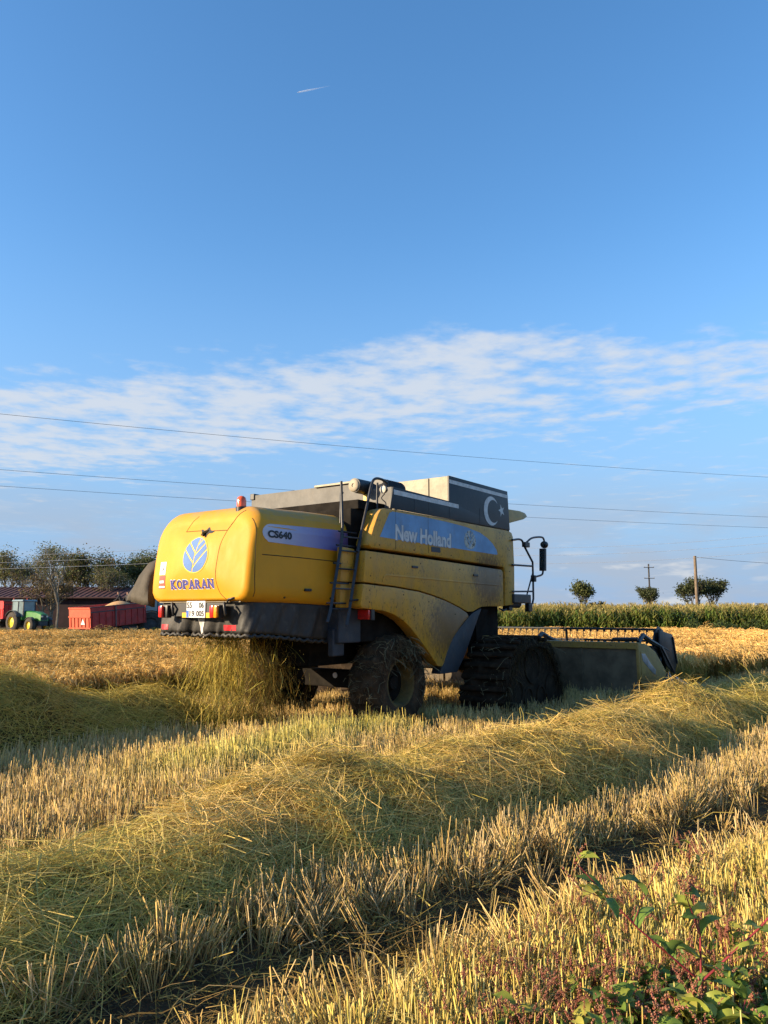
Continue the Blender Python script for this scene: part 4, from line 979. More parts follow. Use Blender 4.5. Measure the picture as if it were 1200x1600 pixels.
def jgrid(x0, x1, y0, y1, d, jit=.5):
    a = np.arange(x0, x1, d); b = np.arange(y0, y1, d); X, Y = np.meshgrid(a, b); X = X.ravel() + rng.uniform(-jit, jit, X.size) * d; Y = Y.ravel() + rng.uniform(-jit, jit, Y.size) * d
    return X, Y

STRAW = [(.72, .53, .20), (.76, .60, .30), (.66, .51, .19), (.56, .48, .15), (.58, .41, .17), (.78, .62, .34), (.34, .24, .10)]
def strip(V, F, C, pts, w0, w1, col, side=None, shade=None):
    n = len(pts); o = len(V); P = [np.array(p, float) for p in pts]
    for i in range(n):
        t = P[min(i + 1, n - 1)] - P[max(i - 1, 0)]; sd = np.cross(t, (0, 0, 1.)) if side is None else np.array(side, float)
        l = np.linalg.norm(sd); sd = sd / l if l > 1e-6 else np.array((1., 0, 0)); w = w0 + (w1 - w0) * i / (n - 1)
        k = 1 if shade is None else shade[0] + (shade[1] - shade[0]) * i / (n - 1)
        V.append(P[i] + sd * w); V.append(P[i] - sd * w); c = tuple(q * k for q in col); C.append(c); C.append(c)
    for i in range(n - 1): F.append((o + 2 * i, o + 2 * i + 1, o + 2 * i + 3, o + 2 * i + 2))
def stem(V, F, C, p, q, r, col, shade=(1, 1), sl=0):
    """a cut stalk: three-sided, open at the base, slanted cut on top"""
    p, q = np.array(p, float), np.array(q, float); o = len(V); t = q - p; a = np.cross(t, (.3, .9, .1)); a /= np.linalg.norm(a); b = np.cross(t, a); b /= np.linalg.norm(b)
    for j, (c0, rr) in enumerate(((p, r * 1.05), (q, r))):
        for k in range(3):
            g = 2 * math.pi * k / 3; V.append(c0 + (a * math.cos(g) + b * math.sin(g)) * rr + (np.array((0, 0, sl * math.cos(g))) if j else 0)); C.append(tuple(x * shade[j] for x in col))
    for k in range(3): F.append((o + k, o + (k + 1) % 3, o + 3 + (k + 1) % 3, o + 3 + k))
    F.append((o + 3, o + 4, o + 5))
def stubble_tuft(seed):
    rr = random.Random(seed); V, F, C = [], [], []
    for i in range(rr.randint(11, 17)):
        a = rr.uniform(0, 6.28); d = rr.uniform(0, .06); h = rr.gauss(.21, .04); r = rr.uniform(.0018, .0030)
        p = (d * math.cos(a), d * math.sin(a), -.03); q = (d * 1.5 * math.cos(a) + rr.gauss(0, .032), d * 1.5 * math.sin(a) + rr.gauss(0, .03), max(.07, h))
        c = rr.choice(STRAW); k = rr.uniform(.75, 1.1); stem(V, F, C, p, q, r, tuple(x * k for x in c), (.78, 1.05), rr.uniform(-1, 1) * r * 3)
    for i in range(rr.randint(3, 6)):                        # torn leaf sheaths
        a = rr.uniform(0, 6.28); h = rr.uniform(.05, .19); L = rr.uniform(.05, .14)
        p0 = np.array((.04 * math.cos(a), .04 * math.sin(a), h)); d = np.array((math.cos(a + rr.gauss(0, .8)), math.sin(a + rr.gauss(0, .8)), 0))
        strip(V, F, C, [p0, p0 + d * L * .5 + np.array((0, 0, .03)), p0 + d * L + np.array((0, 0, -.04))], .0028, .0008, tuple(x * .9 for x in rr.choice(STRAW)))
    return Piece(V, F, C)
SCOL = [(.70, .51, .17), (.62, .49, .15), (.55, .45, .12), (.76, .59, .27), (.58, .42, .15), (.48, .41, .11), (.28, .22, .07)]
def straw_clump(seed, n=12, L0=.30, L1=.72, spread=.17, lift=.035, kinky=.30, w=.0021, seg=4):
    """straws lying roughly along x"""
    rr = random.Random(seed); V, F, C = [], [], []
    for i in range(n):
        L = rr.uniform(L0, L1); th = rr.gauss(0, .5); cx, cy, cz = rr.gauss(0, spread), rr.gauss(0, spread), rr.uniform(-.01, lift); pts = []
        bz = rr.uniform(-.12, .05); bend = rr.gauss(0, kinky); tilt = rr.gauss(0, .10)
        for k in range(seg + 1):
            u = k / seg - .5; an = th + bend * u * 2
            pts.append((cx + L * u * math.cos(an), cy + L * u * math.sin(an), cz + L * (u * tilt) + bz * (4 * u * u) * L * .8 + .012 * math.sin(6 * u + i)))
        c = rr.choice(SCOL); k = rr.uniform(.75, 1.1)
        tl = rr.uniform(-.8, .8); strip(V, F, C, pts, w * (rr.uniform(.6, 1.4) if rr.random() < .88 else 2.0), w * .5, tuple(x * k for x in c), side=(math.sin(th) * math.cos(tl), -math.cos(th) * math.cos(tl), math.sin(tl)))
    return Piece(V, F, C)
def rice_tuft(seed, n=9, hgt=.86, r0=.08, wide=1.0, leaves=2, grains=6):
    rr = random.Random(seed); V, F, C = [], [], []
    for i in range(n):
        a = rr.uniform(0, 6.28); d = rr.uniform(0, r0); h = hgt * rr.uniform(.82, 1.06); le = rr.uniform(.03, .11); la = a + rr.gauss(0, .9)
        b = np.array((d * math.cos(a), d * math.sin(a), 0)); dr = np.array((math.cos(la), math.sin(la), 0))
        pts = [b, b + dr * le * .2 + np.array((0, 0, h * .45)), b + dr * le * .55 + np.array((0, 0, h * .82))]
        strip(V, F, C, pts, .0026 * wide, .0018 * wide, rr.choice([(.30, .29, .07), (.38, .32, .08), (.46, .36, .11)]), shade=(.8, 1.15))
        top = pts[-1]; pn = [top, top + dr * .06 + np.array((0, 0, .10)), top + dr * .15 + np.array((0, 0, .10)), top + dr * .24 + np.array((0, 0, -.05))]
        gc = rr.choice([(.78, .54, .19), (.72, .48, .15), (.84, .62, .26), (.68, .48, .17)])
        strip(V, F, C, pn, .005 * wide, .007 * wide, gc, side=(-math.sin(la), math.cos(la), 0))
        strip(V, F, C, pn, .004 * wide, .006 * wide, gc, side=(math.cos(la) * .5, math.sin(la) * .5, .85))
        for k in range(grains):
            u = rr.uniform(.6, 3); j = min(2, int(u)); q = np.array(pn[j]) + (np.array(pn[j + 1]) - np.array(pn[j])) * (u - j); e = np.array((rr.gauss(0, .022), rr.gauss(0, .022), rr.uniform(-.06, -.015)))
            strip(V, F, C, [q, q + e], .005 * wide, .003 * wide, gc)
        for k in range(leaves):
            zl = rr.uniform(.25, .8) * h; an = rr.uniform(0, 6.28); L = rr.uniform(.2, .34); dd = np.array((math.cos(an), math.sin(an), 0)); q = b + dr * le * .4 * zl / h + np.array((0, 0, zl))
            strip(V, F, C, [q, q + dd * L * .3 + np.array((0, 0, L * .55)), q + dd * L * .7 + np.array((0, 0, L * .62)), q + dd * L + np.array((0, 0, L * .35))], .0042 * wide, .001,
                  rr.choice([(.34, .32, .08), (.46, .36, .11), (.54, .40, .14), (.27, .29, .06)]))
    return Piece(V, F, C)
stub = [stubble_tuft(100 + i) for i in range(10)]
clumps = [straw_clump(200 + i) for i in range(12)]
loose = [straw_clump(300 + i, 6, .12, .42, .12, .02, seg=3) for i in range(6)]
def patch(name, pieces, size, n, mat, lean=.12, seed=0, h0=.85, h1=1.12):
    P = np.stack([rng.uniform(-size / 2, size / 2, n), rng.uniform(-size / 2, size / 2, n), np.zeros(n)], 1)
    rot = np.stack([rng.normal(0, lean, n), rng.normal(0, lean, n), rng.uniform(0, 6.28, n)], 1)
    scl = np.stack([rng.uniform(.85, 1.25, n)] * 2 + [rng.uniform(h0, h1, n)], 1)
    return fast_mesh(name, *merge(pieces, P, euler_mats(rot), scl, rng.uniform(.75, 1.12, (n, 1)) * np.ones((1, 3))), mat)

# ------------------------------------------------------------------ straw windrows
def near_profile(s, v):
    c = windrow_center(s); hw = np.interp(s, [-9, -6, -3, 9], [.74, .80, .92, .92]) + .14 * (fbm(s * .8, s * 0 + 3, 31) - .5) * 2 + .22 * (fbm(s * 2.3, v * 2.3, 37, 2) - .5)
    u = (v - c) / hw; H = np.interp(s, [-10, -7, -4.5, 0, 9], [.30, .34, .47, .48, .46]) + .32 * (fbm(s * .75 + 11, s * 0, 33) - .5)
    lump = .42 * (fbm(s * 1.25 + 5, v * .8, 41, 3) - .5) + .10 * (fbm(s * 4.2, v * 4.2, 43, 2) - .5)
    sh = np.clip(1 - np.abs(u) ** 2.6, 0, None) ** .8
    return np.where(np.abs(u) < 1, sh * np.maximum(H + lump, .10), -.05)
def far_profile(s, v):
    c = 1.15 + .10 * np.sin(s * 1.1); hw = .98 + .3 * smooth(s, -4.2, -6.0)
    u = (v - c) / hw; end = smooth(s, -1.2, -2.3)
    H = (.62 + .26 * smooth(s, -3.6, -4.8) + .24 * (fbm(s * .9 + 2, s * 0, 53) - .5))
    lump = .55 * (fbm(s * 1.2, v * 1.2, 57, 3) - .5) + .05 * (fbm(s * 5, v * 5, 59, 2) - .5)
    sh = np.clip(1 - np.abs(u) ** 2.2, 0, None) ** .85
    return np.where(np.abs(u) < 1, sh * (H + lump) * end, -.05)
simple('straw_core_shade', (.04, .03, .012), .95, 0, .5, 14, bump=.8, dirt=.6, dirtcol=(.085, .062, .022), spec=.1)  # mound under the straws, darkened to paint in the shade of the gaps
vcol_mat('straw_loose', .12, .7)
def windrow(name, prof, s0, s1, v0f, v1f, dens, label, tintf):
    ss = np.arange(s0, s1, .09); q = np.linspace(0, 1, 36)
    S = np.repeat(ss[:, None], len(q), 1); Vv = v0f(ss)[:, None] + (v1f(ss) - v0f(ss))[:, None] * q[None]
    X, Y = sv_to_xy(S, Vv); Z = prof(S, Vv) + ground_h(X, Y) - .02
    n, k = S.shape; i = np.arange(n - 1)[:, None] * k + np.arange(k - 1)[None]
    f = np.stack([i, i + 1, i + k + 1, i + k], -1).reshape(-1, 4)
    bed = bpy.data.meshes.new('straw_bed'); bed.from_pydata(np.stack([X.ravel(), Y.ravel(), Z.ravel()], 1).tolist(), [], f.tolist()); bed.shade_smooth(); bed.materials.append(MATS['straw_core_shade'])
    area = (s1 - s0) * float(np.mean(v1f(ss) - v0f(ss))); N_ = int(area * dens)
    s = rng.uniform(s0, s1, N_); v = v0f(s) + (v1f(s) - v0f(s)) * rng.uniform(0, 1, N_)
    h = prof(s, v); x, y = sv_to_xy(s, v); ok = (h > .05) & in_view(x, y, .4) & (rng.random(N_) < np.clip(7.5 / np.maximum(y, 1), .45, 1))
    s, v, h, x, y = s[ok], v[ok], h[ok], x[ok], y[ok]
    e = .05; ds = np.clip((prof(s + e, v) - prof(s - e, v)) / (2 * e), -1.2, 1.2); dv = np.clip((prof(s, v + e) - prof(s, v - e)) / (2 * e), -1.3, 1.3)
    Nl = np.stack([-ds, -dv, np.ones_like(ds)], 1); Nl /= np.linalg.norm(Nl, axis=1)[:, None]
    ang = np.where(rng.random(len(s)) < .5, rng.normal(0, .45, len(s)), rng.uniform(-1.57, 1.57, len(s))) + (fbm(s * .9, v * .9, 61) - .5) * 2.4
    Tl = np.stack([np.cos(ang), np.sin(ang), np.zeros_like(ang)], 1); Tl -= Nl * np.sum(Tl * Nl, 1)[:, None]; Tl /= np.linalg.norm(Tl, axis=1)[:, None]
    Rm = np.stack([HD, LF, np.array([0, 0, 1.])], 1)
    T = Tl @ Rm.T; Nn = Nl @ Rm.T; B = np.cross(Nn, T); M = np.stack([T, B, Nn], 2)
    P = np.stack([x, y, h + ground_h(x, y) + rng.uniform(-.04, .03, len(s))], 1)
    sc = rng.uniform(.5, 1.0, len(s)); wide = np.clip(y / 8.0, 1, 1.4)
    scl = np.stack([sc, sc * wide ** .5, sc * wide ** .5], 1)
    o = link(name, fast_mesh(name, *merge(clumps, P, M, scl, tintf(s, v, h)), 'straw_loose')); tag(o, label, 'straw row', kind='stuff')
    link('straw_bed', bed, o)
def tint_near(s, v, h):
    g = smooth(fbm(s * .7, v * .9, 71), .35, .7)[:, None]; k = rng.uniform(.8, 1.12, (len(s), 1))
    return k * ((1 - g) * np.array([[.98, 1.0, .80]]) + g * np.array([[1.10, 1.0, .90]]))
def tint_far(s, v, h):
    return rng.uniform(.75, 1.1, (len(s), 1)) * np.array([[1.0, 1.0, .68]])
windrow('straw_windrow', near_profile, -9.4, 9.0, lambda s: windrow_center(s) - 1.2, lambda s: windrow_center(s) + 1.2, 380,
        'long row of cut yellow green straw across the foreground', tint_near)
windrow('straw_windrow', far_profile, -9.0, -1.1, lambda s: s * 0 - .3, lambda s: s * 0 + 2.7, 280,
        'greener straw row in shade behind the harvester at left', tint_far)

# ------------------------------------------------------------------ stubble
def stubble_ok(x, y, s, v, pad=0.):
    ok = in_view(x, y, .1)
    ok &= (v < 3.5) & ~((s > 7.6) & (v > -3.3 - .13 * np.maximum(s - 8, 0)))
    ok &= (near_profile(s, v) < .10) & (far_profile(s, v) < .12)
    ok &= ~((np.abs(v + 1.32) < .58 + pad) & (s > -.55) & (s < 1.15)) & ~((np.abs(np.abs(v) - 1.65) < .55 + pad) & (s > 2.1) & (s < 4.7))
    return ok
def stubble_tint(x, y, s, v):
    n = len(x); near_bank = smooth(v, track_center(s) - .35, track_center(s) - .75)
    green = np.exp(-((v + 1.75 - .05 * (s + 2)) / .55) ** 2) * smooth(s, 1.5, -.5) * smooth(s, -5.5, -3.5)
    k = rng.uniform(.78, 1.15, (n, 1)); patch_ = fbm(x * .5, y * .5, 81)[:, None]
    tint = k * (np.array([[1.06, .97, .86]]) * (.85 + .3 * patch_)); tint = tint * (1 - near_bank[:, None]) + near_bank[:, None] * k * np.array([[1.10, 1.10, .70]])
    return tint * (1 - .8 * green[:, None]) + .8 * green[:, None] * k * np.array([[.90, 1.06, .55]]), near_bank, green
def build_stubble():
    N_ = 12800
    y = np.sqrt(rng.uniform(2.6 ** 2, 10.5 ** 2, N_)); x = rng.uniform(-.70, .70, N_) * y + rng.normal(0, .3, N_)
    s, v = to_sv(x, y); ok = stubble_ok(x, y, s, v)
    d = v - track_center(s); ok &= ~((np.abs(d) < .42 + .2 * (fbm(s * 2, v * 2, 5) - .5)) & (rng.random(N_) < .94))
    ok &= ~((np.abs(v + 3.0) < .20) & (rng.random(N_) < .6))
    ok &= rng.random(N_) < .45 + .75 * fbm(x * 1.6, y * 1.6, 77)
    x, y, s, v = x[ok], y[ok], s[ok], v[ok]; n = len(x)
    tint, near_bank, green = stubble_tint(x, y, s, v)
    hs = rng.uniform(.75, 1.2, n) * (1 + .35 * green) * (1 - .10 * near_bank) * (.82 + .36 * fbm(x * 1.1, y * 1.1, 83))
    rot = np.stack([rng.normal(0, .07, n), rng.normal(0, .07, n), rng.uniform(0, 6.28, n)], 1)
    d = np.abs(v - track_center(s)); tr = smooth(d, .85, .45); rot[:, 0] += rng.normal(0, .35, n) * tr; rot[:, 1] += rng.normal(0, .35, n) * tr
    scl = np.stack([rng.uniform(.85, 1.3, n), rng.uniform(.85, 1.3, n), hs], 1)
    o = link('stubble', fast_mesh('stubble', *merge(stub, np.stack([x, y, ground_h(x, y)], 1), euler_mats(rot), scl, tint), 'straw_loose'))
    tag(o, 'cut yellow rice stubble standing in the foreground', 'stubble', kind='stuff')
    # farther stubble in patches
    pcs = [patch('stubble_patch', stub, .62, 20, 'straw', .12) for i in range(8)]
    x, y = jgrid(-17, 17, 10.2, 27, .56, .35); s, v = to_sv(x, y); ok = stubble_ok(x, y, s, v, .2) & (y > 10.3)
    x, y, s, v = x[ok], y[ok], s[ok], v[ok]; n = len(x); tint, nb, green = stubble_tint(x, y, s, v)
    scatter('stubble', 'stubble', pcs, np.stack([x, y, ground_h(x, y)], 1), np.stack([np.zeros(n), np.zeros(n), rng.uniform(0, 6.28, n)], 1), np.stack([np.ones(n), np.ones(n), rng.uniform(.85, 1.1, n) * (1 + .3 * green)], 1), tint,
            'cut rice stubble around and beyond the harvester', 'stubble')
    # loose straw between the stalks and trodden litter in the track
    M = 12000; y = rng.uniform(2.6, 13, M); x = rng.uniform(-.70, .70, M) * y; s, v = to_sv(x, y); d = v - track_center(s)
    tr = np.exp(-(d / .55) ** 2) * smooth(s, 8, 3); ok = in_view(x, y, .1) & (rng.random(M) < .12 + .88 * tr) & (near_profile(s, v) < .05) & (v < 3.2)
    x, y, s, v, tr = x[ok], y[ok], s[ok], v[ok], tr[ok]; n = len(x)
    tint = rng.uniform(.6, 1.1, (n, 1)) * ((1 - tr[:, None]) * np.array([[1, .95, .85]]) + tr[:, None] * np.array([[.66, .54, .46]]))
    rot = np.stack([rng.normal(0, .16, n), rng.normal(0, .16, n), rng.uniform(0, 6.28, n)], 1)
    o = link('straw_litter', fast_mesh('straw_litter', *merge(loose, np.stack([x, y, ground_h(x, y) + .012 + rng.uniform(0, .10, n) * (1 - tr)], 1), euler_mats(rot), rng.uniform(.7, 1.3, n), tint), 'straw_loose'))
    tag(o, 'loose trodden straw lying in the dark wheel track', 'straw', kind='stuff')
build_stubble()

# ------------------------------------------------------------------ straw falling from the harvester
def falling():
    rr = random.Random(5); pcs = []
    for q in range(6):
        V, F, C = [], [], []
        for i in range(14):
            c0 = np.array((rr.gauss(0, .11), rr.gauss(0, .11), rr.gauss(0, .12))); L = rr.uniform(.06, .42); d = np.array((rr.gauss(0, .45), rr.gauss(0, .45), rr.gauss(-1.0, .6))); d /= np.linalg.norm(d)
            w = rr.uniform(.0018, .0036); strip(V, F, C, [c0, c0 + d * L * .5 + np.array((rr.gauss(0, .02),) * 3), c0 + d * L], w, w * .7, rr.choice([(.60, .44, .10), (.52, .42, .09), (.66, .48, .15), (.34, .29, .07), (.22, .17, .05)]))
        for i in range(26):
            c0 = np.array((rr.gauss(0, .12), rr.gauss(0, .12), rr.gauss(0, .14))); e = rr.uniform(.004, .010); strip(V, F, C, [c0, c0 + np.array((rr.gauss(0, e), rr.gauss(0, e), e))], e * .5, e * .4, (.54, .43, .14))
        pcs.append(Piece(V, F, C))
    n1, n2 = 330, 150; z = rng.uniform(.0, 1.42, n1); sp = 1 + .25 * (1.4 - z)
    s = -1.75 + rng.normal(0, .22, n1) * sp - .25 * (1.4 - z) * rng.random(n1); v = .12 + rng.normal(0, .26, n1) * sp
    z2 = rng.uniform(.0, 1.2, n2); s2 = -1.35 + rng.normal(0, .22, n2); v2 = -.12 + rng.normal(0, .25, n2)
    s, v, z = np.r_[s, s2], np.r_[v, v2], np.r_[z, z2]; n = len(s); x, y = sv_to_xy(s, v)
    tint = rng.uniform(.7, 1.15, (n, 1)) * np.where((np.arange(n) < n1)[:, None], np.array([[1.0, 1.0, .75]]), np.array([[.62, .52, .42]]))
    rot = rng.uniform(0, 6.28, (n, 3)) * np.array([[.06, .06, 1]])
    o = link('falling_straw', fast_mesh('falling_straw', *merge(pcs, np.stack([x, y, z + .05], 1), euler_mats(rot), rng.uniform(.6, 1.1, n), tint), 'straw_loose'))
    tag(o, 'shower of chopped straw and chaff falling behind the hood', 'straw', kind='stuff')
falling()

# ------------------------------------------------------------------ standing rice
def build_rice():
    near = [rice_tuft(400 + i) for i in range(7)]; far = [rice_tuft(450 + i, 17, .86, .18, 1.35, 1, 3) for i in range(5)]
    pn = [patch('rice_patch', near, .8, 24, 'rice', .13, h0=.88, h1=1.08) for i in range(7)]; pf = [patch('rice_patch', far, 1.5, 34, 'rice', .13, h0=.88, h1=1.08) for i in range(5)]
    def field(y0, y1, d, pcs, key, label, half):
        x, y = jgrid(-30, 32, y0, y1, d, .35); s, v = to_sv(x, y)
        ok = in_view(x, y, .6, 1.22, 1.2) & ((v > 3.35 + half + .5 * (fbm(s * .9, s * 0, 3) - .5)) | ((s > 8.0 + half) & (v > -3.2 + half - .13 * np.maximum(s - 8, 0) + .5 * (fbm(s * .8, s * 0, 9) - .5))))
        ok &= y < np.where(x < -2, 37 + 1.2 * np.sin(x * .3), np.where(x > 4, 44 - .16 * np.maximum(x - 10, 0), 43))
        x, y = x[ok], y[ok]; m = len(x)
        lodged = smooth(fbm(x * .30, y * .30, 25), .58, .72); right = smooth(x, 2, 6)
        k = rng.uniform(.86, 1.1, (m, 1)) * (.78 + .44 * fbm(x * .6, y * .6, 27)[:, None])
        tint = k * ((1 - right[:, None]) * np.array([[.96, .92, .86]]) + right[:, None] * np.array([[1.12, 1.06, 1.0]])) * (1 - .30 * lodged[:, None])
        rot = np.stack([lodged * rng.normal(0, .22, m), lodged * rng.normal(0, .22, m), rng.uniform(0, 6.28, m)], 1)
        hs = rng.uniform(.90, 1.04, m) * (.82 + .28 * fbm(x * .5, y * .5, 29)) * (1 - .22 * lodged)
        scatter('standing_rice', key, pcs, np.stack([x, y, ground_h(x, y)], 1), rot, np.stack([np.ones(m), np.ones(m), hs], 1), tint, label, 'rice crop')
    field(10, 25.3, .64, pn, 'rice_near', 'ripe golden rice standing uncut beside the harvester', .35)
    field(25.6, 48, 1.15, pf, 'rice_far', 'ripe golden rice further back towards the trailers and corn', .6)
build_rice()

# ------------------------------------------------------------------ corn beyond the rice, hedge at its edge
def corn_plant(seed):
    rr = random.Random(seed); V, F, C = [], [], []; h = rr.uniform(2.0, 2.3)
    lean = (rr.gauss(0, .05), rr.gauss(0, .05)); stem(V, F, C, (0, 0, 0), (lean[0], lean[1], h), .014, (.16, .17, .05))
    for i in range(10):
        z = .25 + i * (h - .45) / 9.5; a = i * 2.6 + rr.gauss(0, .4); L = rr.uniform(.45, .75); d = np.array((math.cos(a), math.sin(a), 0)); b = np.array((lean[0] * z / h, lean[1] * z / h, z))
        col = rr.choice([(.085, .125, .028), (.11, .15, .035), (.14, .165, .045), (.20, .18, .06)] if i > 2 else [(.22, .17, .07), (.12, .13, .04)])
        strip(V, F, C, [b, b + d * L * .35 + np.array((0, 0, L * .42)), b + d * L * .72 + np.array((0, 0, L * .40)), b + d * L + np.array((0, 0, L * .02))], .045, .012, col)
    for i in range(7):
        a = rr.uniform(0, 6.28); L = rr.uniform(.18, .3); q = np.array((lean[0], lean[1], h)); strip(V, F, C, [q, q + np.array((math.cos(a) * .07, math.sin(a) * .07, L * .7)), q + np.array((math.cos(a) * .16, math.sin(a) * .16, L * .9))], .012, .008, (.40, .30, .13))
    return Piece(V, F, C)
def build_corn():
    plants = [corn_plant(600 + i) for i in range(8)]
    pcs = [patch('corn_patch', plants, 1.7, 26, 'corn_leaf', .04, h0=.88, h1=1.1) for i in range(6)]
    x, y = jgrid(2, 38, 44, 66, 1.15, .35); ok = (y > 48.3 - .16 * np.maximum(x - 10, 0) + .8 * np.sin(x * .7)) & in_view(x, y, 1, 1.22, 2); x, y = x[ok], y[ok]; n = len(x)
    k = rng.uniform(.8, 1.15, (n, 1)) * (.75 + .5 * fbm(x * .3, y * .3, 91)[:, None])
    scatter('corn_field', 'corn', pcs, np.stack([x, y, np.zeros(n)], 1), np.stack([np.zeros(n), np.zeros(n), rng.uniform(0, 6.28, n)], 1), np.stack([np.ones(n), np.ones(n), rng.uniform(.76, .90, n)], 1), k * np.array([[1.25, 1.32, 1.0]]),
            'green corn field with tasselled tops behind the golden rice', 'corn')
build_corn()
def leafy(rr, n, fn, size, cols, V, F, C):
    """n leaf-sized faces spread by fn() -> point"""
    for i in range(n):
        p = np.array(fn(), float); a = np.array((rr.gauss(0, 1), rr.gauss(0, 1), rr.gauss(0, .7))); a /= np.linalg.norm(a); b = np.cross(a, (rr.gauss(0, 1), rr.gauss(0, 1), rr.gauss(0, 1))); b /= (np.linalg.norm(b) + 1e-6)
        s = size * rr.uniform(.6, 1.3); c = rr.choice(cols); k = rr.uniform(.75, 1.2); o = len(V)
        V += [p - a * s, p + b * s * .45, p + a * s, p - b * s * .45]; C += [tuple(q * k for q in c)] * 4; F.append((o, o + 1, o + 2, o + 3))
def bush_mesh(name, seed, rx, ry, rz, n, size, cols):
    rr = random.Random(seed); V, F, C = [], [], []
    blobs = [(rr.uniform(-rx, rx) * .75, rr.uniform(-ry, ry) * .7, rr.uniform(.15, .75) * rz, rr.uniform(.25, .5)) for i in range(max(5, int(rx * 4)))]
    def pt():
        b = rr.choice(blobs); d = np.array((rr.gauss(0, 1), rr.gauss(0, 1), rr.gauss(0, 1))); d /= np.linalg.norm(d); r = rr.random() ** .35 * b[3] * rz
        return (b[0] + d[0] * r * 1.2, b[1] + d[1] * r, max(.03, b[2] + d[2] * r * .9))
    leafy(rr, n, pt, size, cols, V, F, C); return Piece(V, F, C)
def build_hedges():
    G = [(.045, .070, .018), (.06, .09, .022), (.08, .105, .03), (.05, .06, .02)]
    specs = [(1150, 43.0, 3.6, 1.0, 1.35, 4200, .07, 'dark green bushy hedge along the corn at right', G),
             (1000, 45.6, 5.0, .7, .75, 2600, .07, 'low strip of green weeds at the foot of the corn', G),
             (45, 42.0, 3.6, 1.2, .95, 3600, .06, 'grey green weeds growing in front of the green tractor', [(.11, .11, .045), (.085, .095, .035), (.15, .13, .06), (.06, .08, .025)]),
             (235, 50.0, 1.6, .8, .75, 1000, .06, 'dark green weeds beside the far end of the red trailer', G)]
    for px, d, rx, ry, rz, n, sz, lab, cols in specs:
        pc = bush_mesh('hedge', px, rx, ry, rz, n, sz, cols); o = link('weed_hedge', fast_mesh('weed_hedge', pc.V, pc.Q, pc.C, 'tree_leaf')); o.location = (bearing(px, d), d, 0); tag(o, lab, 'hedge', kind='stuff')
build_hedges()

# ------------------------------------------------------------------ trees
def tree(px, d, hgt, seed, label, cols, group, trunk_h=.25, spread=.42, leaves=1500, lsize=.13, bark='bark_pale', stems=1, up=.75, levels=4, trunk_r=.10, crown_low=.3, puff=.055):
    rr = random.Random(seed); root = empty('tree', (bearing(px, d), d, 0), 0, label, 'tree', group)
    m = MB(); tips = []
    def grow(p, dr, L, r, lv):
        q = p + dr * L; mid = p + dr * L * .5 + Vector((rr.gauss(0, .04), rr.gauss(0, .04), 0)) * L
        m.tube([p, mid, q], [r, r * .85, r * .65], 5 if lv > 1 else 4, False)
        if q.z > hgt * crown_low and lv < levels: tips.append((q, lv)); tips.append((mid, lv))
        if lv <= 0: return
        for k in range(rr.randint(2, 4) if lv < levels else rr.randint(3, 5)):
            a = rr.uniform(0, 6.28); tilt = rr.uniform(.25, .85) * (1.0 if lv < levels else .8)
            nd = (dr * math.cos(tilt) + (Vector((math.cos(a), math.sin(a), rr.uniform(-.1, .35)))).normalized() * math.sin(tilt) * spread / .42).normalized()
            nd = (nd + Vector((0, 0, .25 * up))).normalized(); grow(p + dr * L * rr.uniform(.65, 1.0), nd, L * rr.uniform(.58, .82), r * .58, lv - 1)
    for k in range(stems):
        a = rr.uniform(0, 6.28); b = Vector((math.cos(a), math.sin(a), 0)) * (.25 if stems > 1 else 0)
        grow(b, Vector((rr.gauss(0, .08) + b.x * .5, rr.gauss(0, .08) + b.y * .5, 1)).normalized(), hgt * trunk_h, trunk_r, levels)
    P = np.array(m.v); top = P[:, 2].max(); k = hgt / top; m.v = [(x * k, y * k, z * k) for x, y, z in m.v]
    m.build('trunk', bark, root, 60, recalc=False)
    V, F, C = [], [], []
    tp = [t[0] * k for t in tips if t[1] <= 3]
    clump = {i: rr.uniform(.15, 1.7) for i in range(len(tp))}; ws = [clump[i] ** 3 for i in range(len(tp))]
    def pt():
        t = rr.choices(tp, ws)[0]; s = hgt * puff; return (t.x + rr.gauss(0, s), t.y + rr.gauss(0, s), t.z + rr.gauss(0, s * .8))
    leafy(rr, leaves, pt, lsize, cols, V, F, C)
    pc = Piece(V, F, C); link('crown', fast_mesh('crown', pc.V, pc.Q, pc.C, 'tree_leaf'), root)
OL = [(0.115, 0.128, 0.041), (0.149, 0.149, 0.054), (0.088, 0.108, 0.034), (0.189, 0.162, 0.061)]
GR = [(0.068, 0.088, 0.027), (0.095, 0.115, 0.034), (0.054, 0.068, 0.024), (0.121, 0.135, 0.041)]
BR = [(0.176, 0.115, 0.047), (0.135, 0.095, 0.041), (0.216, 0.162, 0.068), (0.108, 0.095, 0.041)]
DK = [(0.047, 0.061, 0.024), (0.068, 0.081, 0.03), (0.041, 0.047, 0.02), (0.088, 0.101, 0.041)]
RWT = 'trees by the maroon shed'
tree(8, 92, 9.0, 21, 'sparse olive tree at the left edge, tallest there', OL, RWT, leaves=4200, lsize=.13, levels=5, stems=2)
tree(48, 90, 8.2, 22, 'nearly bare pale twigged tree right of the left edge', OL, RWT, leaves=1500, lsize=.11, levels=5, stems=3, up=1.0)
tree(75, 78, 5.6, 23, 'low brown leaved tree rising behind the green tractor', BR, RWT, leaves=2800, lsize=.11, levels=4, stems=3, up=.4, spread=.55)
tree(93, 74, 8.0, 24, 'thin pale trunk with scattered leaves in front of the shed', OL, RWT, leaves=2000, lsize=.10, levels=5, trunk_h=.3, up=1.0)
tree(123, 88, 7.8, 25, 'loose olive tree between the bare tree and brown topped tree', OL, RWT, leaves=3000, lsize=.12, levels=5, stems=2)
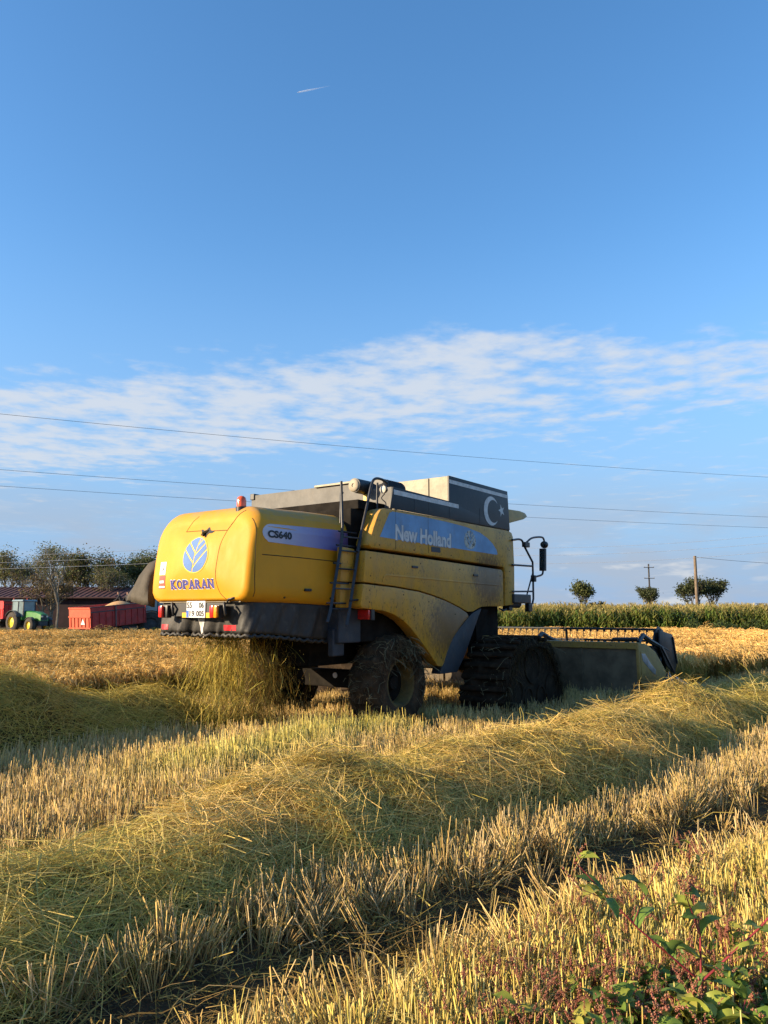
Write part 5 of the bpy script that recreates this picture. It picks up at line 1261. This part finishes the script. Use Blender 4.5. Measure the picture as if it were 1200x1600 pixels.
tree(148, 90, 8.8, 26, 'dense green tree with brown top near the trailer', GR + BR[:2], RWT, leaves=6500, lsize=.14, levels=5, stems=2, spread=.5)
tree(182, 86, 6.8, 27, 'thin olive tree left of the unloading spout', OL, RWT, leaves=3000, lsize=.11, levels=5, stems=2)
tree(205, 92, 8.4, 28, 'broad dark green tree behind the spout, left part', GR, RWT, leaves=6500, lsize=.14, levels=5, stems=2, spread=.55)
tree(243, 94, 9.2, 29, 'broad dark green tree half hidden by the yellow hood', GR, RWT, leaves=6500, lsize=.14, levels=5, stems=2, spread=.55)
RT = 'trees beyond the corn'
tree(905, 130, 7.0, 31, 'loose leafy tree right of the mirror beyond the corn', GR + OL[:2], RT, leaves=3600, lsize=.20, levels=5, stems=2, bark='bark_dark', crown_low=.12, puff=.05, up=1.3, trunk_h=.22)
tree(932, 132, 3.2, 32, 'low dark shrub right of the loose leafy tree', DK, RT, leaves=1200, lsize=.20, levels=3, stems=3, bark='bark_dark', spread=.6, crown_low=.1)
tree(1017, 150, 6.4, 33, 'small round tree behind the pole with crossarms', DK, RT, leaves=3600, lsize=.20, levels=5, stems=2, bark='bark_dark', crown_low=.12, puff=.05, up=1.3, trunk_h=.22)
tree(1084, 134, 7.8, 34, 'dark green tree behind the plain wooden pole, left one', DK, RT, leaves=3600, lsize=.21, levels=5, stems=2, bark='bark_dark', spread=.5, crown_low=.12, puff=.05, up=1.3, trunk_h=.22)
tree(1112, 138, 7.4, 35, 'dark green tree right of the plain wooden pole', DK, RT, leaves=3600, lsize=.21, levels=5, stems=2, bark='bark_dark', spread=.5, crown_low=.12, puff=.05, up=1.3, trunk_h=.22)

# ------------------------------------------------------------------ shed
def build_shed():
    d = 82.0; x0, x1 = -62.0, bearing(208, d); root = empty('shed', ((x0 + x1) / 2, d, 0), 0, 'long dark maroon shed with a tiled roof behind the trees', 'shed')
    hx = (x1 - x0) / 2; he, hr = 3.25, 4.45
    m = MB(); m.box((-hx, 0, 0), (hx, 10, he - .02)); wl = m.build('wall', 'wall_maroon', root)
    m = MB(); m.add([(-hx - .4, -.5, he), (hx + .4, -.5, he), (hx + .4, 5, hr), (-hx - .4, 5, hr), (hx + .4, 10.5, he), (-hx - .4, 10.5, he),
                     (-hx - .4, -.5, he - .14), (hx + .4, -.5, he - .14), (hx + .4, 10.5, he - .14), (-hx - .4, 10.5, he - .14)],
                    [(0, 1, 2, 3), (3, 2, 4, 5), (0, 6, 7, 1), (4, 8, 9, 5), (1, 7, 8, 4, 2), (0, 3, 5, 9, 6), (6, 9, 8, 7)]); rf = m.build('roof', 'roof_maroon', root)
    for k in range(36):
        xx = hx + .2 - k * .62
        m = MB(); sl = (hr - he) / 5.5; m.add([(xx, -.5, he + .012), (xx + .07, -.5, he + .012), (xx + .07, 5, hr + .012), (xx, 5, hr + .012), (xx, -.5, he + .06), (xx + .07, -.5, he + .06), (xx + .07, 5, hr + .06), (xx, 5, hr + .06)],
                                              [(4, 5, 6, 7), (0, 1, 5, 4), (1, 2, 6, 5), (3, 0, 4, 7)]); m.build('roof_rib', 'roof_maroon', rf)
    for k in range(9):
        xx = hx - 12.4 - k * 1.5; m = MB(); m.box((xx, -.03, 2.35), (xx + 1.1, -.004, 3.0)); m.build('window', 'wall_opening', root)
build_shed()

# ------------------------------------------------------------------ tractors, trailers, people
def wheel(parent, x, y, r, w, rimmat, tyre='tyre'):
    wh = empty('wheel', (x, y, r)); wh.parent = parent
    m = MB(); m.lathe([(-w / 2, r * .55), (-w / 2, r * .86), (-w * .32, r), (w * .32, r), (w / 2, r * .86), (w / 2, r * .55)], (0, 0, 0), 'y', 28); m.build('tyre', tyre, wh, 40)
    m = MB(); m.lathe([(-w * .40, r * .57), (-w * .2, r * .5), (-w * .22, r * .2), (-w * .3, 0)], (0, 0, 0), 'y', 24); m.lathe([(w * .40, r * .57), (w * .2, r * .5), (w * .22, r * .2), (w * .3, 0)], (0, 0, 0), 'y', 24); m.build('rim', rimmat, wh, 40)
def tractor(name, px, d, rz, label, paintm, rimm, frame='tractor_grey'):
    t = empty(name, (bearing(px, d), d, 0), rz, label, 'tractor')
    wheel(t, 0, -.78, .84, .48, rimm); wheel(t, 0, .78, .84, .48, rimm); wheel(t, 2.45, -.78, .60, .38, rimm); wheel(t, 2.45, .78, .60, .38, rimm)
    m = MB(); m.box((-.3, -.35, .55), (3.2, .35, 1.05)); m.build('chassis', frame, t, None, .03)
    m = MB(); m.loft([[(1.0, -.42, 1.0), (1.0, .42, 1.0), (1.0, .40, 1.72), (1.0, .28, 1.80), (1.0, -.28, 1.80), (1.0, -.40, 1.72)], [(2.6, -.40, 1.0), (2.6, .40, 1.0), (2.6, .37, 1.62), (2.6, .25, 1.70), (2.6, -.25, 1.70), (2.6, -.37, 1.62)],
                      [(3.25, -.36, .95), (3.25, .36, .95), (3.2, .32, 1.45), (3.15, .2, 1.52), (3.15, -.2, 1.52), (3.2, -.32, 1.45)]], cap=True); hd_ = m.build('hood', paintm, t, 50)
    m = MB(); m.box((3.2, -.26, 1.0), (3.27, .26, 1.42)); m.build('grille', frame, hd_, None, .01)
    for y in (-.22, .22):
        m = MB(); m.box((3.265, y - .08, 1.25), (3.28, y + .08, 1.38)); m.build('headlight', 'lens_glass', hd_)
    cb = empty('cab', (0, 0, 0)); cb.parent = t
    m = MB(); m.loft([[(-.55, -.72, 2.58), (1.05, -.68, 2.58), (1.05, .68, 2.58), (-.55, .72, 2.58)], [(-.5, -.66, 2.72), (1.0, -.62, 2.72), (1.0, .62, 2.72), (-.5, .66, 2.72)]], cap=True); m.build('cab_roof', paintm if paintm != 'tractor_green' else 'glass_pale', cb, None, .02)
    for (x, y) in ((-.48, -.66), (-.48, .66), (.45, -.70), (.45, .70), (.98, -.55), (1.0, .55)):
        m = MB(); m.tube([(x, y, 1.1), (x * .98, y * .95, 2.6)], .045, 5); m.build('cab_pillar', frame, cb)
    for q in ([(-.48, -.66), (.45, -.70)], [(.45, -.70), (.98, -.55)], [(-.48, .66), (.45, .70)], [(.45, .70), (.98, .55)], [(.98, -.55), (.98, .55)], [(-.48, -.66), (-.48, .66)]):
        (a, b), (c, e) = q; m = MB(); m.add([(a, b, 1.3), (c, e, 1.3), (c * .98, e * .95, 2.55), (a * .98, b * .95, 2.55)], [(0, 1, 2, 3)]); o = m.build('pane', 'glass_pale', cb); o.modifiers.new('thick', 'SOLIDIFY').thickness = .01
    m = MB(); m.box((-.5, -.66, 1.0), (1.0, .66, 1.3)); m.build('cab_floor', paintm, cb, None, .03)
    for y in (-1, 1):
        m = MB(); pr = [(.98 * math.cos(a), .84 + .98 * math.sin(a)) for a in np.linspace(R(25), R(150), 9)]
        m.add([(a, y * .52, b) for a, b in pr] + [(a, y * 1.05, b) for a, b in pr], [(i, i + 1, 10 + i, 9 + i) for i in range(8)]); o = m.build('fender', frame, t, 60); o.modifiers.new('thick', 'SOLIDIFY').thickness = .03
        m = MB(); pr = [(2.45 + .68 * math.cos(a), .60 + .68 * math.sin(a)) for a in np.linspace(R(40), R(140), 7)]
        m.add([(a, y * .62, b) for a, b in pr] + [(a, y * .95, b) for a, b in pr], [(i, i + 1, 8 + i, 7 + i) for i in range(6)]); o = m.build('fender', frame, t, 60); o.modifiers.new('thick', 'SOLIDIFY').thickness = .03
    m = MB(); m.tube([(1.05, -.55, 1.3), (1.05, -.55, 2.75)], .04, 6); m.build('exhaust', frame, t)
    for y in (-.6, .6):
        m = MB(); m.lathe([(0, 0), (0, .05), (.10, .045), (.12, 0)], (-.4, y, 2.72), 'z', 10); m.build('roof_lamp', 'beacon_orange', t)
    return t
tractor('tractor', 40, 66, R(-34), 'green tractor with yellow wheel rims and pale cab at left', 'tractor_green', 'wheel_yellow')
def trailer(name, x, y, z, rz, pitch, L, w, h, label, mat, front, ribs=9):
    """local x runs from the tailgate (0) to the drawbar (L)"""
    t = empty(name, (x, y, z), rz, label, 'trailer'); t.rotation_euler = (0, pitch, rz)
    m = MB(); m.box((0, -w / 2, 0), (L, w / 2, .06)); m.build('floor', front, t)
    for sy in (-1, 1):
        m = MB(); m.box((0.04, sy * w / 2 - .03, .062), (L - .04, sy * w / 2 + .03, h)); sd = m.build('side_board', front, t)
        for k in range(ribs):
            xx = .15 + k * (L - .3) / (ribs - 1); m = MB(); m.box((xx - .03, sy * (w / 2 + .055) - .024, .05), (xx + .03, sy * (w / 2 + .055) + .024, h - .34)); m.build('rib', front, sd)
        m = MB(); m.box((-.02, sy * (w / 2 + .045) - .014, h - .32), (L, sy * (w / 2 + .045) + .014, h - .26)); m.build('rail', 'tractor_grey', sd)
        m = MB(); m.box((-.02, sy * (w / 2 + .02) - .05, h + .002), (L, sy * (w / 2 + .02) + .05, h + .05)); m.build('rail', 'tractor_grey' if sy < 0 else front, sd)
        m = MB(); m.box((L * .42, sy * (w / 2 + .1) - .02, -.02), (L * .42 + .06, sy * (w / 2 + .1) + .02, h)); m.build('post', 'grey_sheet', sd)
    for nm, xx, mm in (('tailgate', -.04, mat), ('front_board', L, front)):
        m = MB(); m.box((xx, -w / 2 - .02, .0), (xx + .04, w / 2 + .02, h)); g = m.build(nm, mm, t)
        if nm == 'tailgate':
            for zz in (.02, h * .55, h - .05):
                m = MB(); m.box((xx - .05, -w / 2 - .03, zz), (xx - .002, w / 2 + .03, zz + .09)); m.build('gate_rail', mm, g)
            for k in range(6):
                yy = -w / 2 + .15 + k * (w - .3) / 5; m = MB(); m.box((xx - .045, yy - .035, .12), (xx - .003, yy + .035, h * .54)); m.build('gate_rib', mm, g)
            m = MB(); m.add([(xx - .055, -w * .18 + a, b + .3) for a, b in ((-.2, 0), (.2, 0), (0, .36))], [(0, 1, 2)]); m.build('warning_triangle', 'label_white', g)
    m = MB(); m.box((.1, -.4, -.22), (L + .8, .4, -.02)); m.build('drawbar', 'tractor_grey', t)
    for xx in (L * .30, L * .62):
        for yy in (-w / 2 + .22, w / 2 - .22):
            wheel(t, xx, yy, .42, .30, 'tractor_grey')
    for c in t.children:
        if c.name.startswith('wheel'): c.location.z = -.42
    return t
td = 50.0; tx = bearing(131, td)
TR = trailer('grain_trailer', tx, td, .60, R(58), R(-5), 4.4, 2.1, 1.35, 'orange red grain trailer with a heap of grain inside', 'trailer_red', 'trailer_red_shaded')
trailer('grain_trailer', bearing(2, 76), 76, 1.0, R(52), 0, 3.2, 2.2, 1.70, 'bright red trailer with shaded side at the left edge', 'trailer_scarlet', 'trailer_red_shaded')
def grain_heap():
    m = MB(); nx, ny = 22, 12; V = []
    for i in range(nx):
        for j in range(ny):
            u, v = i / (nx - 1), j / (ny - 1) * 2 - 1; z = .95 + .62 * math.exp(-((u - .72) / .30) ** 2) * (1 - .7 * v * v) + .02 * float(vnoise(i * .9, j * .9, 3)); V.append((.1 + u * 4.1, v * 1.0, z))
    F = [(i * ny + j, (i + 1) * ny + j, (i + 1) * ny + j + 1, i * ny + j + 1) for i in range(nx - 1) for j in range(ny - 1)]
    m.add(V, F); o = m.build('grain_heap', 'grain', None, 60, recalc=False); o.location = TR.location; o.rotation_euler = TR.rotation_euler
    return tag(o, 'heap of tan harvested grain inside the orange red trailer', 'grain')
grain_heap()
tractor('tractor', 238, 54.5, R(20), 'dark tractor half hidden by the spout beside the red trailer', 'tractor_navy', 'tractor_grey')
def person(px, d, z0, rz, label, bend, arm):
    me = bpy.data.meshes.new('person')
    J = {'pel': (0, 0, .95, .15), 'sp': (bend * .3, 0, 1.18, .14), 'ch': (bend * .7, 0, 1.38, .17), 'nk': (bend * .95, 0, 1.50, .065), 'hd': (bend * 1.1 + .01, 0, 1.62, .10), 'tp': (bend * 1.15, 0, 1.74, .075)}
    for s, n in ((1, 'l'), (-1, 'r')):
        J['hip' + n] = (0, s * .10, .90, .10); J['kn' + n] = (.03, s * .11, .50, .068); J['an' + n] = (0, s * .11, .09, .045); J['to' + n] = (.16, s * .12, .04, .04)
        J['sh' + n] = (bend * .75, s * .19, 1.42, .07); a = arm if s > 0 else .3
        J['el' + n] = (bend * .75 + .12 + .1 * a, s * .27, 1.42 - .27 + .1 * a, .048); J['wr' + n] = (bend * .8 + .20 + .22 * a, s * .20, 1.42 - .48 + .32 * a, .036); J['ha' + n] = (bend * .8 + .26 + .27 * a, s * .17, 1.42 - .55 + .38 * a, .04)
    names = list(J); ix = {n: i for i, n in enumerate(names)}
    E = [('pel', 'sp'), ('sp', 'ch'), ('ch', 'nk'), ('nk', 'hd'), ('hd', 'tp')]
    for n in 'lr': E += [('pel', 'hip' + n), ('hip' + n, 'kn' + n), ('kn' + n, 'an' + n), ('an' + n, 'to' + n), ('ch', 'sh' + n), ('sh' + n, 'el' + n), ('el' + n, 'wr' + n), ('wr' + n, 'ha' + n)]
    me.from_pydata([J[n][:3] for n in names], [(ix[a], ix[b]) for a, b in E], [])
    o = link('person', me); o.modifiers.new('skin', 'SKIN')
    if not me.skin_vertices: me.skin_vertices.new(name='skin') if hasattr(me.skin_vertices, 'new') else None
    bm = bmesh.new(); bm.from_mesh(me); ly = bm.verts.layers.skin.verify(); bm.verts.ensure_lookup_table()
    for n in names:
        k = bm.verts[ix[n]][ly]; k.radius = (J[n][3], J[n][3]); k.use_root = (n == 'pel')
    bm.to_mesh(me); bm.free()
    o.modifiers.new('round', 'SUBSURF').levels = 1; o.modifiers['round'].render_levels = 1
    m, nt = new_mat('person_cloth'); b = NB(nt); sp = b.nd('ShaderNodeSeparateXYZ'); b.L.new(b.obj(), sp.inputs[0])
    c = b.mix(b.step(sp.outputs[2], 1.515, 1.535), (.012, .012, .016), (.30, .17, .11)); c = b.mix(b.step(sp.outputs[2], 1.66, 1.69), c, (.015, .012, .010))
    b.out(b.principled(c, .8)); me.materials.append(m)
    o.location = (bearing(px, d), d, z0); o.rotation_euler = (0, 0, rz); return tag(o, label, 'person')
person(193, 53.6, 1.38, R(200), 'person in dark clothes leaning forward over the grain heap', .22, .5)
person(203, 54.2, 1.38, R(240), 'person in dark clothes standing upright behind the grain heap', .05, .2)

# ------------------------------------------------------------------ poles, wires, contrail
def pole(px, d, h, r, mat, label, arms):
    t = empty('utility_pole', (bearing(px, d), d, 0), 0, label, 'pole')
    m = MB(); m.tube([(0, 0, -.3), (0, 0, h * .5), (0, 0, h)], [r * 1.1, r, r * .85], 10); m.build('post', mat, t, 60)
    for (z, w) in arms:
        m = MB(); m.box((-w, -.06 - r, z - .06), (w, .02 - r, z + .06)); a = m.build('crossarm', mat, t)
        for x in (-w * .9, 0, w * .9):
            m = MB(); m.lathe([(0, .03), (.08, .06), (.16, .05), (.22, 0)], (x, -r - .02, z + .06), 'z', 8); m.build('insulator', 'insulator', a)
    return t
pole(1013, 150, 10.9, .16, 'pole_dark', 'thin dark pole with two crossarms beyond the corn', ((10.2, 1.0), (8.1, 1.0)))
pole(1086, 75, 7.1, .155, 'pole_wood', 'plain brown wooden pole standing behind the corn edge', ())
pole(1183, 210, 4.0, .10, 'pole_dark', 'tiny distant pole with one crossarm at the right edge', ((3.8, 1.2),))
def wire(pts, r, mat, label, sag=0.):
    a, b = Vector(pts[0]), Vector(pts[1]); P = []
    for i in range(25):
        t = i / 24; p = a.lerp(b, t); P.append((p.x, p.y, p.z - sag * 4 * t * (1 - t)))
    m = MB(); m.tube(P, r, 5); o = m.build('power_line_cable', mat, None, 60, recalc=False); return tag(o, label, 'cable', 'overhead cables')
def ray_pt(px, py, d):
    return Vector(((px - 600) / 1200 * d, d * math.cos(PITCH) - (800 - py) / 1200 * d * math.sin(PITCH), CAM_H + d * math.sin(PITCH) + (800 - py) / 1200 * d * math.cos(PITCH)))
def span(y0, y1, d0, d1, r, mat, label, sag=.0, x0=0, x1=1200, ext=.35):
    a, b = ray_pt(x0, y0, d0), ray_pt(x1, y1, d1); v = b - a; wire((a - v * ext, b + v * ext), r, mat, label, sag)
span(634, 737, 31, 46, .008, 'wire_dark', 'highest dark cable crossing the sky above the harvester', .55, ext=.3)
span(725, 802, 37, 55, .009, 'wire_dark', 'second dark cable from the top, passing behind the tank', .45, ext=.3)
span(751, 819, 39, 58, .009, 'wire_dark', 'lowest of the three dark cables crossing behind the tank', .45, ext=.3)
for k, (yl, yh) in enumerate(((870, 858), (880, 869), (889, 881))):
    nm = ('topmost', 'middle', 'lowest')[k]
    a, b = ray_pt(-160, yl + 4, 70), ray_pt(500, yh - 14, 70); wire((a, b), .013, 'wire_bright', nm + ' thin bright cable in front of the trees at left', .18)
    a, b = ray_pt(500, yh - 14, 70), ray_pt(1330, (822, 834, 848)[k], 66); wire((a, b), .011, 'wire_bright', nm + ' thin bright cable in the sky right of the mirror', 1.25)
a, b = Vector((bearing(1086, 75), 75, 7.0)), ray_pt(1290, 884, 70); wire((a, b), .016, 'wire_dark', 'dark cable leaving the plain wooden pole to the right', .12)
def contrail():
    a, b = ray_pt(467, 144, 9000), ray_pt(516, 134, 9000); m, nt = new_mat('contrail_mist'); bb = NB(nt)
    sp = bb.nd('ShaderNodeSeparateXYZ'); bb.L.new(bb.nd('ShaderNodeTexCoord').outputs['Generated'], sp.inputs[0])
    p = bb.principled((.9, .9, .9), .9); tr = bb.nd('ShaderNodeBsdfTransparent'); mx = bb.nd('ShaderNodeMixShader')
    bb.put(mx.inputs[0], bb.math('MULTIPLY', bb.step(sp.outputs[0], .0, .95), .0)); bb.L.new(p, mx.inputs[2]); bb.L.new(tr.outputs[0], mx.inputs[1])
    f = bb.nd('ShaderNodeMapRange'); bb.L.new(sp.outputs[0], f.inputs[0]); f.inputs[3].default_value = .38; f.inputs[4].default_value = .02; bb.L.new(f.outputs[0], mx.inputs[0]); bb.out(mx.outputs[0])
    mb = MB(); n = 12; mb.tube([a.lerp(b, i / n) for i in range(n + 1)], [3.5 + 4.5 * math.sin(math.pi * min(1, i / n * 1.3 + .15)) for i in range(n + 1)], 8); MATS['contrail_mist'] = m
    o = mb.build('contrail', 'contrail_mist', None, 60, recalc=False); tag(o, 'short white contrail high in the blue sky', 'contrail')
    t = empty('airplane', a, 0, 'tiny white airplane at the left end of the contrail', 'airplane')
    dr = (a - b).normalized(); sd = Vector((dr.y, -dr.x, 0)).normalized(); up = Vector((0, 0, 1))
    mb = MB(); mb.tube([-dr * 18, -dr * 10, dr * 12, dr * 18, dr * 21], [1.0, 2.2, 2.4, 1.8, .4], 10); mb.build('fuselage', 'label_white', t, 60)
    mb = MB(); mb.add([dr * 4, -dr * 3, -dr * 9 + sd * 18, -dr * 7 + sd * 18, -dr * 9 - sd * 18, -dr * 7 - sd * 18], [(0, 1, 2, 3), (0, 5, 4, 1)]); o = mb.build('wing', 'label_white', t); o.modifiers.new('thick', 'SOLIDIFY').thickness = .5
    mb = MB(); mb.add([-dr * 13, -dr * 18, -dr * 19 + up * 6.5, -dr * 17 + up * 6.5], [(0, 1, 2, 3)]); o = mb.build('tail_fin', 'label_white', t); o.modifiers.new('thick', 'SOLIDIFY').thickness = .4
contrail()

# ------------------------------------------------------------------ pink-flowered weeds in the right foreground
def leaf_mesh(seed, L=.12, w=.030, col=(.055, .115, .028)):
    rr = random.Random(seed); V, F, C = [], [], []; n = 6; droop = rr.uniform(.1, .5); fold = rr.uniform(.25, .6); tw = rr.gauss(0, .2)
    for i in range(n + 1):
        u = i / n; ww = w * (math.sin(math.pi * min(1, u * 1.0 + .04)) ** .8) * (1.25 - .6 * u) if 0 < i < n else .0015
        z = .25 * L * math.sin(u * 1.9) - droop * L * u * u; x = L * u * (1 - .12 * droop)
        k = rr.uniform(.9, 1.1)
        for s in (-1, 0, 1):
            V.append((x, s * ww + .006 * math.sin(u * 9 + s), z + abs(s) * ww * fold + s * tw * ww)); C.append(tuple(q * k * (1.25 if s == 0 else 1) for q in col))
    for i in range(n):
        for j in range(2): F.append((3 * i + j, 3 * i + j + 1, 3 * i + j + 4, 3 * i + j + 3))
    pc = Piece(V, F, C); me = fast_mesh('leaf', pc.V, pc.Q, pc.C, 'weed_leaf'); me.shade_smooth(); return me
def spike_mesh(seed, L=.06, n=28):
    rr = random.Random(seed); V, F, C = [], [], []; dr = rr.uniform(-.3, 1.0)
    strip(V, F, C, [(0, 0, -.02), (0, 0, 0), (L * .4 * dr * .4, 0, L * .5), (L * .5 * dr, 0, L * (1 - .35 * abs(dr)))], .0013, .0008, (.30, .10, .08))
    for i in range(n):
        u = rr.random(); c = np.array((L * .5 * dr * u * u, 0, L * u * (1 - .35 * abs(dr) * u))); a = rr.uniform(0, 6.28); r = .0055 * (1.1 - .6 * u); c = c + np.array((math.cos(a) * r, math.sin(a) * r, 0)); e = rr.uniform(.0020, .0036); o = len(V)
        V += [c + np.array(d) * e for d in ((1, 0, 0), (0, 1, 0), (-1, 0, 0), (0, -1, 0), (0, 0, 1.2), (0, 0, -1.2))]
        col = rr.choice([(.42, .15, .10), (.48, .20, .13), (.34, .10, .07), (.50, .27, .17), (.36, .20, .09)]); C += [col] * 6
        F += [(o, o + 1, o + 4), (o + 1, o + 2, o + 4), (o + 2, o + 3, o + 4), (o + 3, o, o + 4), (o + 1, o, o + 5), (o + 2, o + 1, o + 5), (o + 3, o + 2, o + 5), (o, o + 3, o + 5)]
    return Piece(V, F, C)
LCOL = [(.12, .19, .035), (.15, .22, .04), (.10, .15, .035), (.25, .28, .045), (.36, .33, .06)]
leaves_m = [leaf_mesh(700 + i, .10, .020 + .003 * (i % 3), LCOL[i % 5]) for i in range(10)]
spikes_p = [spike_mesh(800 + i, (.05, .065, .08)[i % 3]) for i in range(6)]
spikes_m = [fast_mesh('flower_spike', p.V, p.Q, p.C, 'weed_leaf') for p in spikes_p]
def weed(px, py_base, hgt, seed, label, nbr=4, big=1.0, fork=False, nleaf=3, nspk=3):
    rr = random.Random(seed); d = ray_pt(px, py_base, 1) - Vector((0, 0, CAM_H)); k = -CAM_H / d.z; x, y = d.x * k, d.y * k
    t = empty('knotweed_plant', (x, y, float(ground_h(x, y))), 0, label, 'weed', 'pink flowered weeds in the right foreground')
    m = MB(); ends = []; nodes = []
    lean = Vector((rr.gauss(0, .10), rr.gauss(0, .10), 1)).normalized(); fk = .36 if fork else .30
    base = [Vector((0, 0, -.02)), lean * hgt * fk * .5, lean * hgt * fk]
    m.tube(base, [.0062 * big, .0058 * big, .0052 * big], 7); nodes += [(base[1], lean), (base[2], lean)]
    dirs = [(-.95, -.1, .8), (1.0, .1, .75), (.12, .2, 1.3)] if fork else [(rr.gauss(0, .55), rr.gauss(0, .55), 1) for i in range(nbr)]
    for dv in dirs:
        dv = Vector(dv).normalized(); L = hgt * (1 - fk) * rr.uniform(.75, 1.05) / max(.55, dv.z); p = base[2] if fork else base[1].lerp(base[2], rr.uniform(.2, 1)); q = p + dv * L * .5; e = q + (dv + Vector((rr.gauss(0, .2), rr.gauss(0, .2), .15))).normalized() * L * .5
        m.tube([p, q, e], [.0038 * big, .0030 * big, .0016 * big], 6); nodes += [(p.lerp(q, .5), dv), (q, dv), (q.lerp(e, .5), dv), (e, dv)]; ends.append((e, dv))
        for j in range(2):
            b = q.lerp(e, rr.uniform(0, .7)); d2 = (dv + Vector((rr.gauss(0, .7), rr.gauss(0, .7), .3))).normalized(); e2 = b + d2 * L * .35; m.tube([b, b.lerp(e2, .5) + Vector((0, 0, .005)), e2], [.002 * big, .0016 * big, .001], 5); ends.append((e2, d2)); nodes.append((b.lerp(e2, .5), d2))
    m.build('stem', 'weed_stem', t, 60, recalc=False)
    for (p, dv) in nodes:
        for j in range(nleaf - 1 if rr.random() < .5 else nleaf - 2 if nleaf > 2 else 1):
            o = link('leaf', rr.choice(leaves_m), t); o.location = p; a = rr.uniform(0, 6.28); o.rotation_euler = Euler((rr.gauss(0, .35), rr.uniform(-.75, .35), a)); s = big * rr.uniform(.6, 1.15); o.scale = (s, s, s)
    for (p, dv) in ends:
        for j in range(rr.randint(1, nspk)):
            o = link('flower_spike', rr.choice(spikes_m), t); o.location = p + Vector((rr.gauss(0, .012), rr.gauss(0, .012), rr.gauss(0, .01))); o.rotation_euler = Euler((rr.gauss(0, .5), rr.gauss(0, .5), rr.uniform(0, 6.28))); s = big * rr.uniform(.7, 1.2); o.scale = (s, s, s)
    return t
weed(1094, 1645, .70, 1, 'tallest weed with a forked bright red stem and broad leaves', fork=True, big=1.35, nleaf=3, nspk=2)
weed(1185, 1640, .30, 2, 'leafy pink weed at the right edge below the forked stem', big=1.1, nleaf=4)
weed(1120, 1700, .26, 3, 'large yellow green leaves in the bottom right corner', big=1.35, nleaf=4, nspk=1)
weed(1020, 1700, .28, 4, 'leafy weed at the bottom edge left of the forked stem', big=1.2, nleaf=4)
weed(925, 1690, .26, 5, 'leafy weed at the bottom edge, second from the left', big=1.15, nleaf=4)
weed(845, 1690, .22, 6, 'leftmost pink weed at the bottom edge', big=.95, nleaf=3, nspk=4)
weed(990, 1620, .24, 7, 'pink flowering weed in the middle of the patch', big=.95, nleaf=3, nspk=6)
weed(915, 1600, .20, 8, 'low pink weed on the left side of the patch', big=.85, nleaf=2, nspk=6)
weed(1060, 1600, .24, 9, 'pink weed just left of the forked red stem', big=.9, nleaf=3, nspk=6)
weed(1160, 1560, .34, 10, 'airy pink weed right of and behind the forked stem', big=.85, nleaf=2, nspk=6)
weed(940, 1475, .26, 11, 'small arching pink weed beside the dark wheel track', big=.75, nleaf=1, nspk=5)
weed(1085, 1400, .32, 12, 'faint pink weed beyond the track among pale stubble', big=.75, nleaf=1, nspk=4)
def pink_cover():
    """the scatter of small flower spikes and low leaves between the named plants"""
    n = 1050; px = rng.uniform(660, 1230, n); py = 1430 + 270 * rng.random(n) ** .8; ok = (px - 760) / 1.6 + (py - 1430) > 150; px, py = px[ok], py[ok]; n = len(px)
    dx = (px - 600) / 1200; dy = math.cos(PITCH) - (800 - py) / 1200 * math.sin(PITCH); dz = math.sin(PITCH) + (800 - py) / 1200 * math.cos(PITCH); k = -CAM_H / dz; x, y = dx * k, dy * k
    z = ground_h(x, y) + rng.uniform(.10, .27, n); rot = np.stack([rng.normal(0, .5, n), rng.normal(0, .5, n), rng.uniform(0, 6.28, n)], 1)
    A = merge(spikes_p, np.stack([x, y, z], 1), euler_mats(rot), rng.uniform(.6, 1.1, n), rng.uniform(.7, 1.1, (n, 1)) * np.ones((1, 3)))
    o = link('weed_flowers', fast_mesh('weed_flowers', *A, 'weed_leaf')); tag(o, 'scatter of small pink flower heads over the bright stubble', 'weed flowers', kind='stuff')
pink_cover()
def leaf_cover():
    n = 520; px = rng.uniform(860, 1240, n); py = 1560 + 170 * rng.random(n); ok = (px - 800) / 1.4 + (py - 1560) > 190; px, py = px[ok], py[ok]; n = len(px)
    dx = (px - 600) / 1200; dy = math.cos(PITCH) - (800 - py) / 1200 * math.sin(PITCH); dz = math.sin(PITCH) + (800 - py) / 1200 * math.cos(PITCH); k = -CAM_H / dz; x, y = dx * k, dy * k
    pcs = []
    for me in leaves_m:
        V = np.array([v.co[:] for v in me.vertices]); C = np.array([c.color[:3] for c in me.color_attributes['Col'].data]); pcs.append(Piece(V, [tuple(p.vertices) for p in me.polygons], C))
    rot = np.stack([rng.normal(0, .4, n), rng.uniform(-.9, .3, n), rng.uniform(0, 6.28, n)], 1)
    A = merge(pcs, np.stack([x, y, ground_h(x, y) + rng.uniform(.04, .22, n)], 1), euler_mats(rot), rng.uniform(.5, 1.1, n), rng.uniform(.75, 1.15, (n, 1)) * np.ones((1, 3)))
    o = link('weed_leaves', fast_mesh('weed_leaves', *A, 'weed_leaf')); tag(o, 'low green leaves filling the ground between the pink weeds', 'weed leaves', kind='stuff')
leaf_cover()
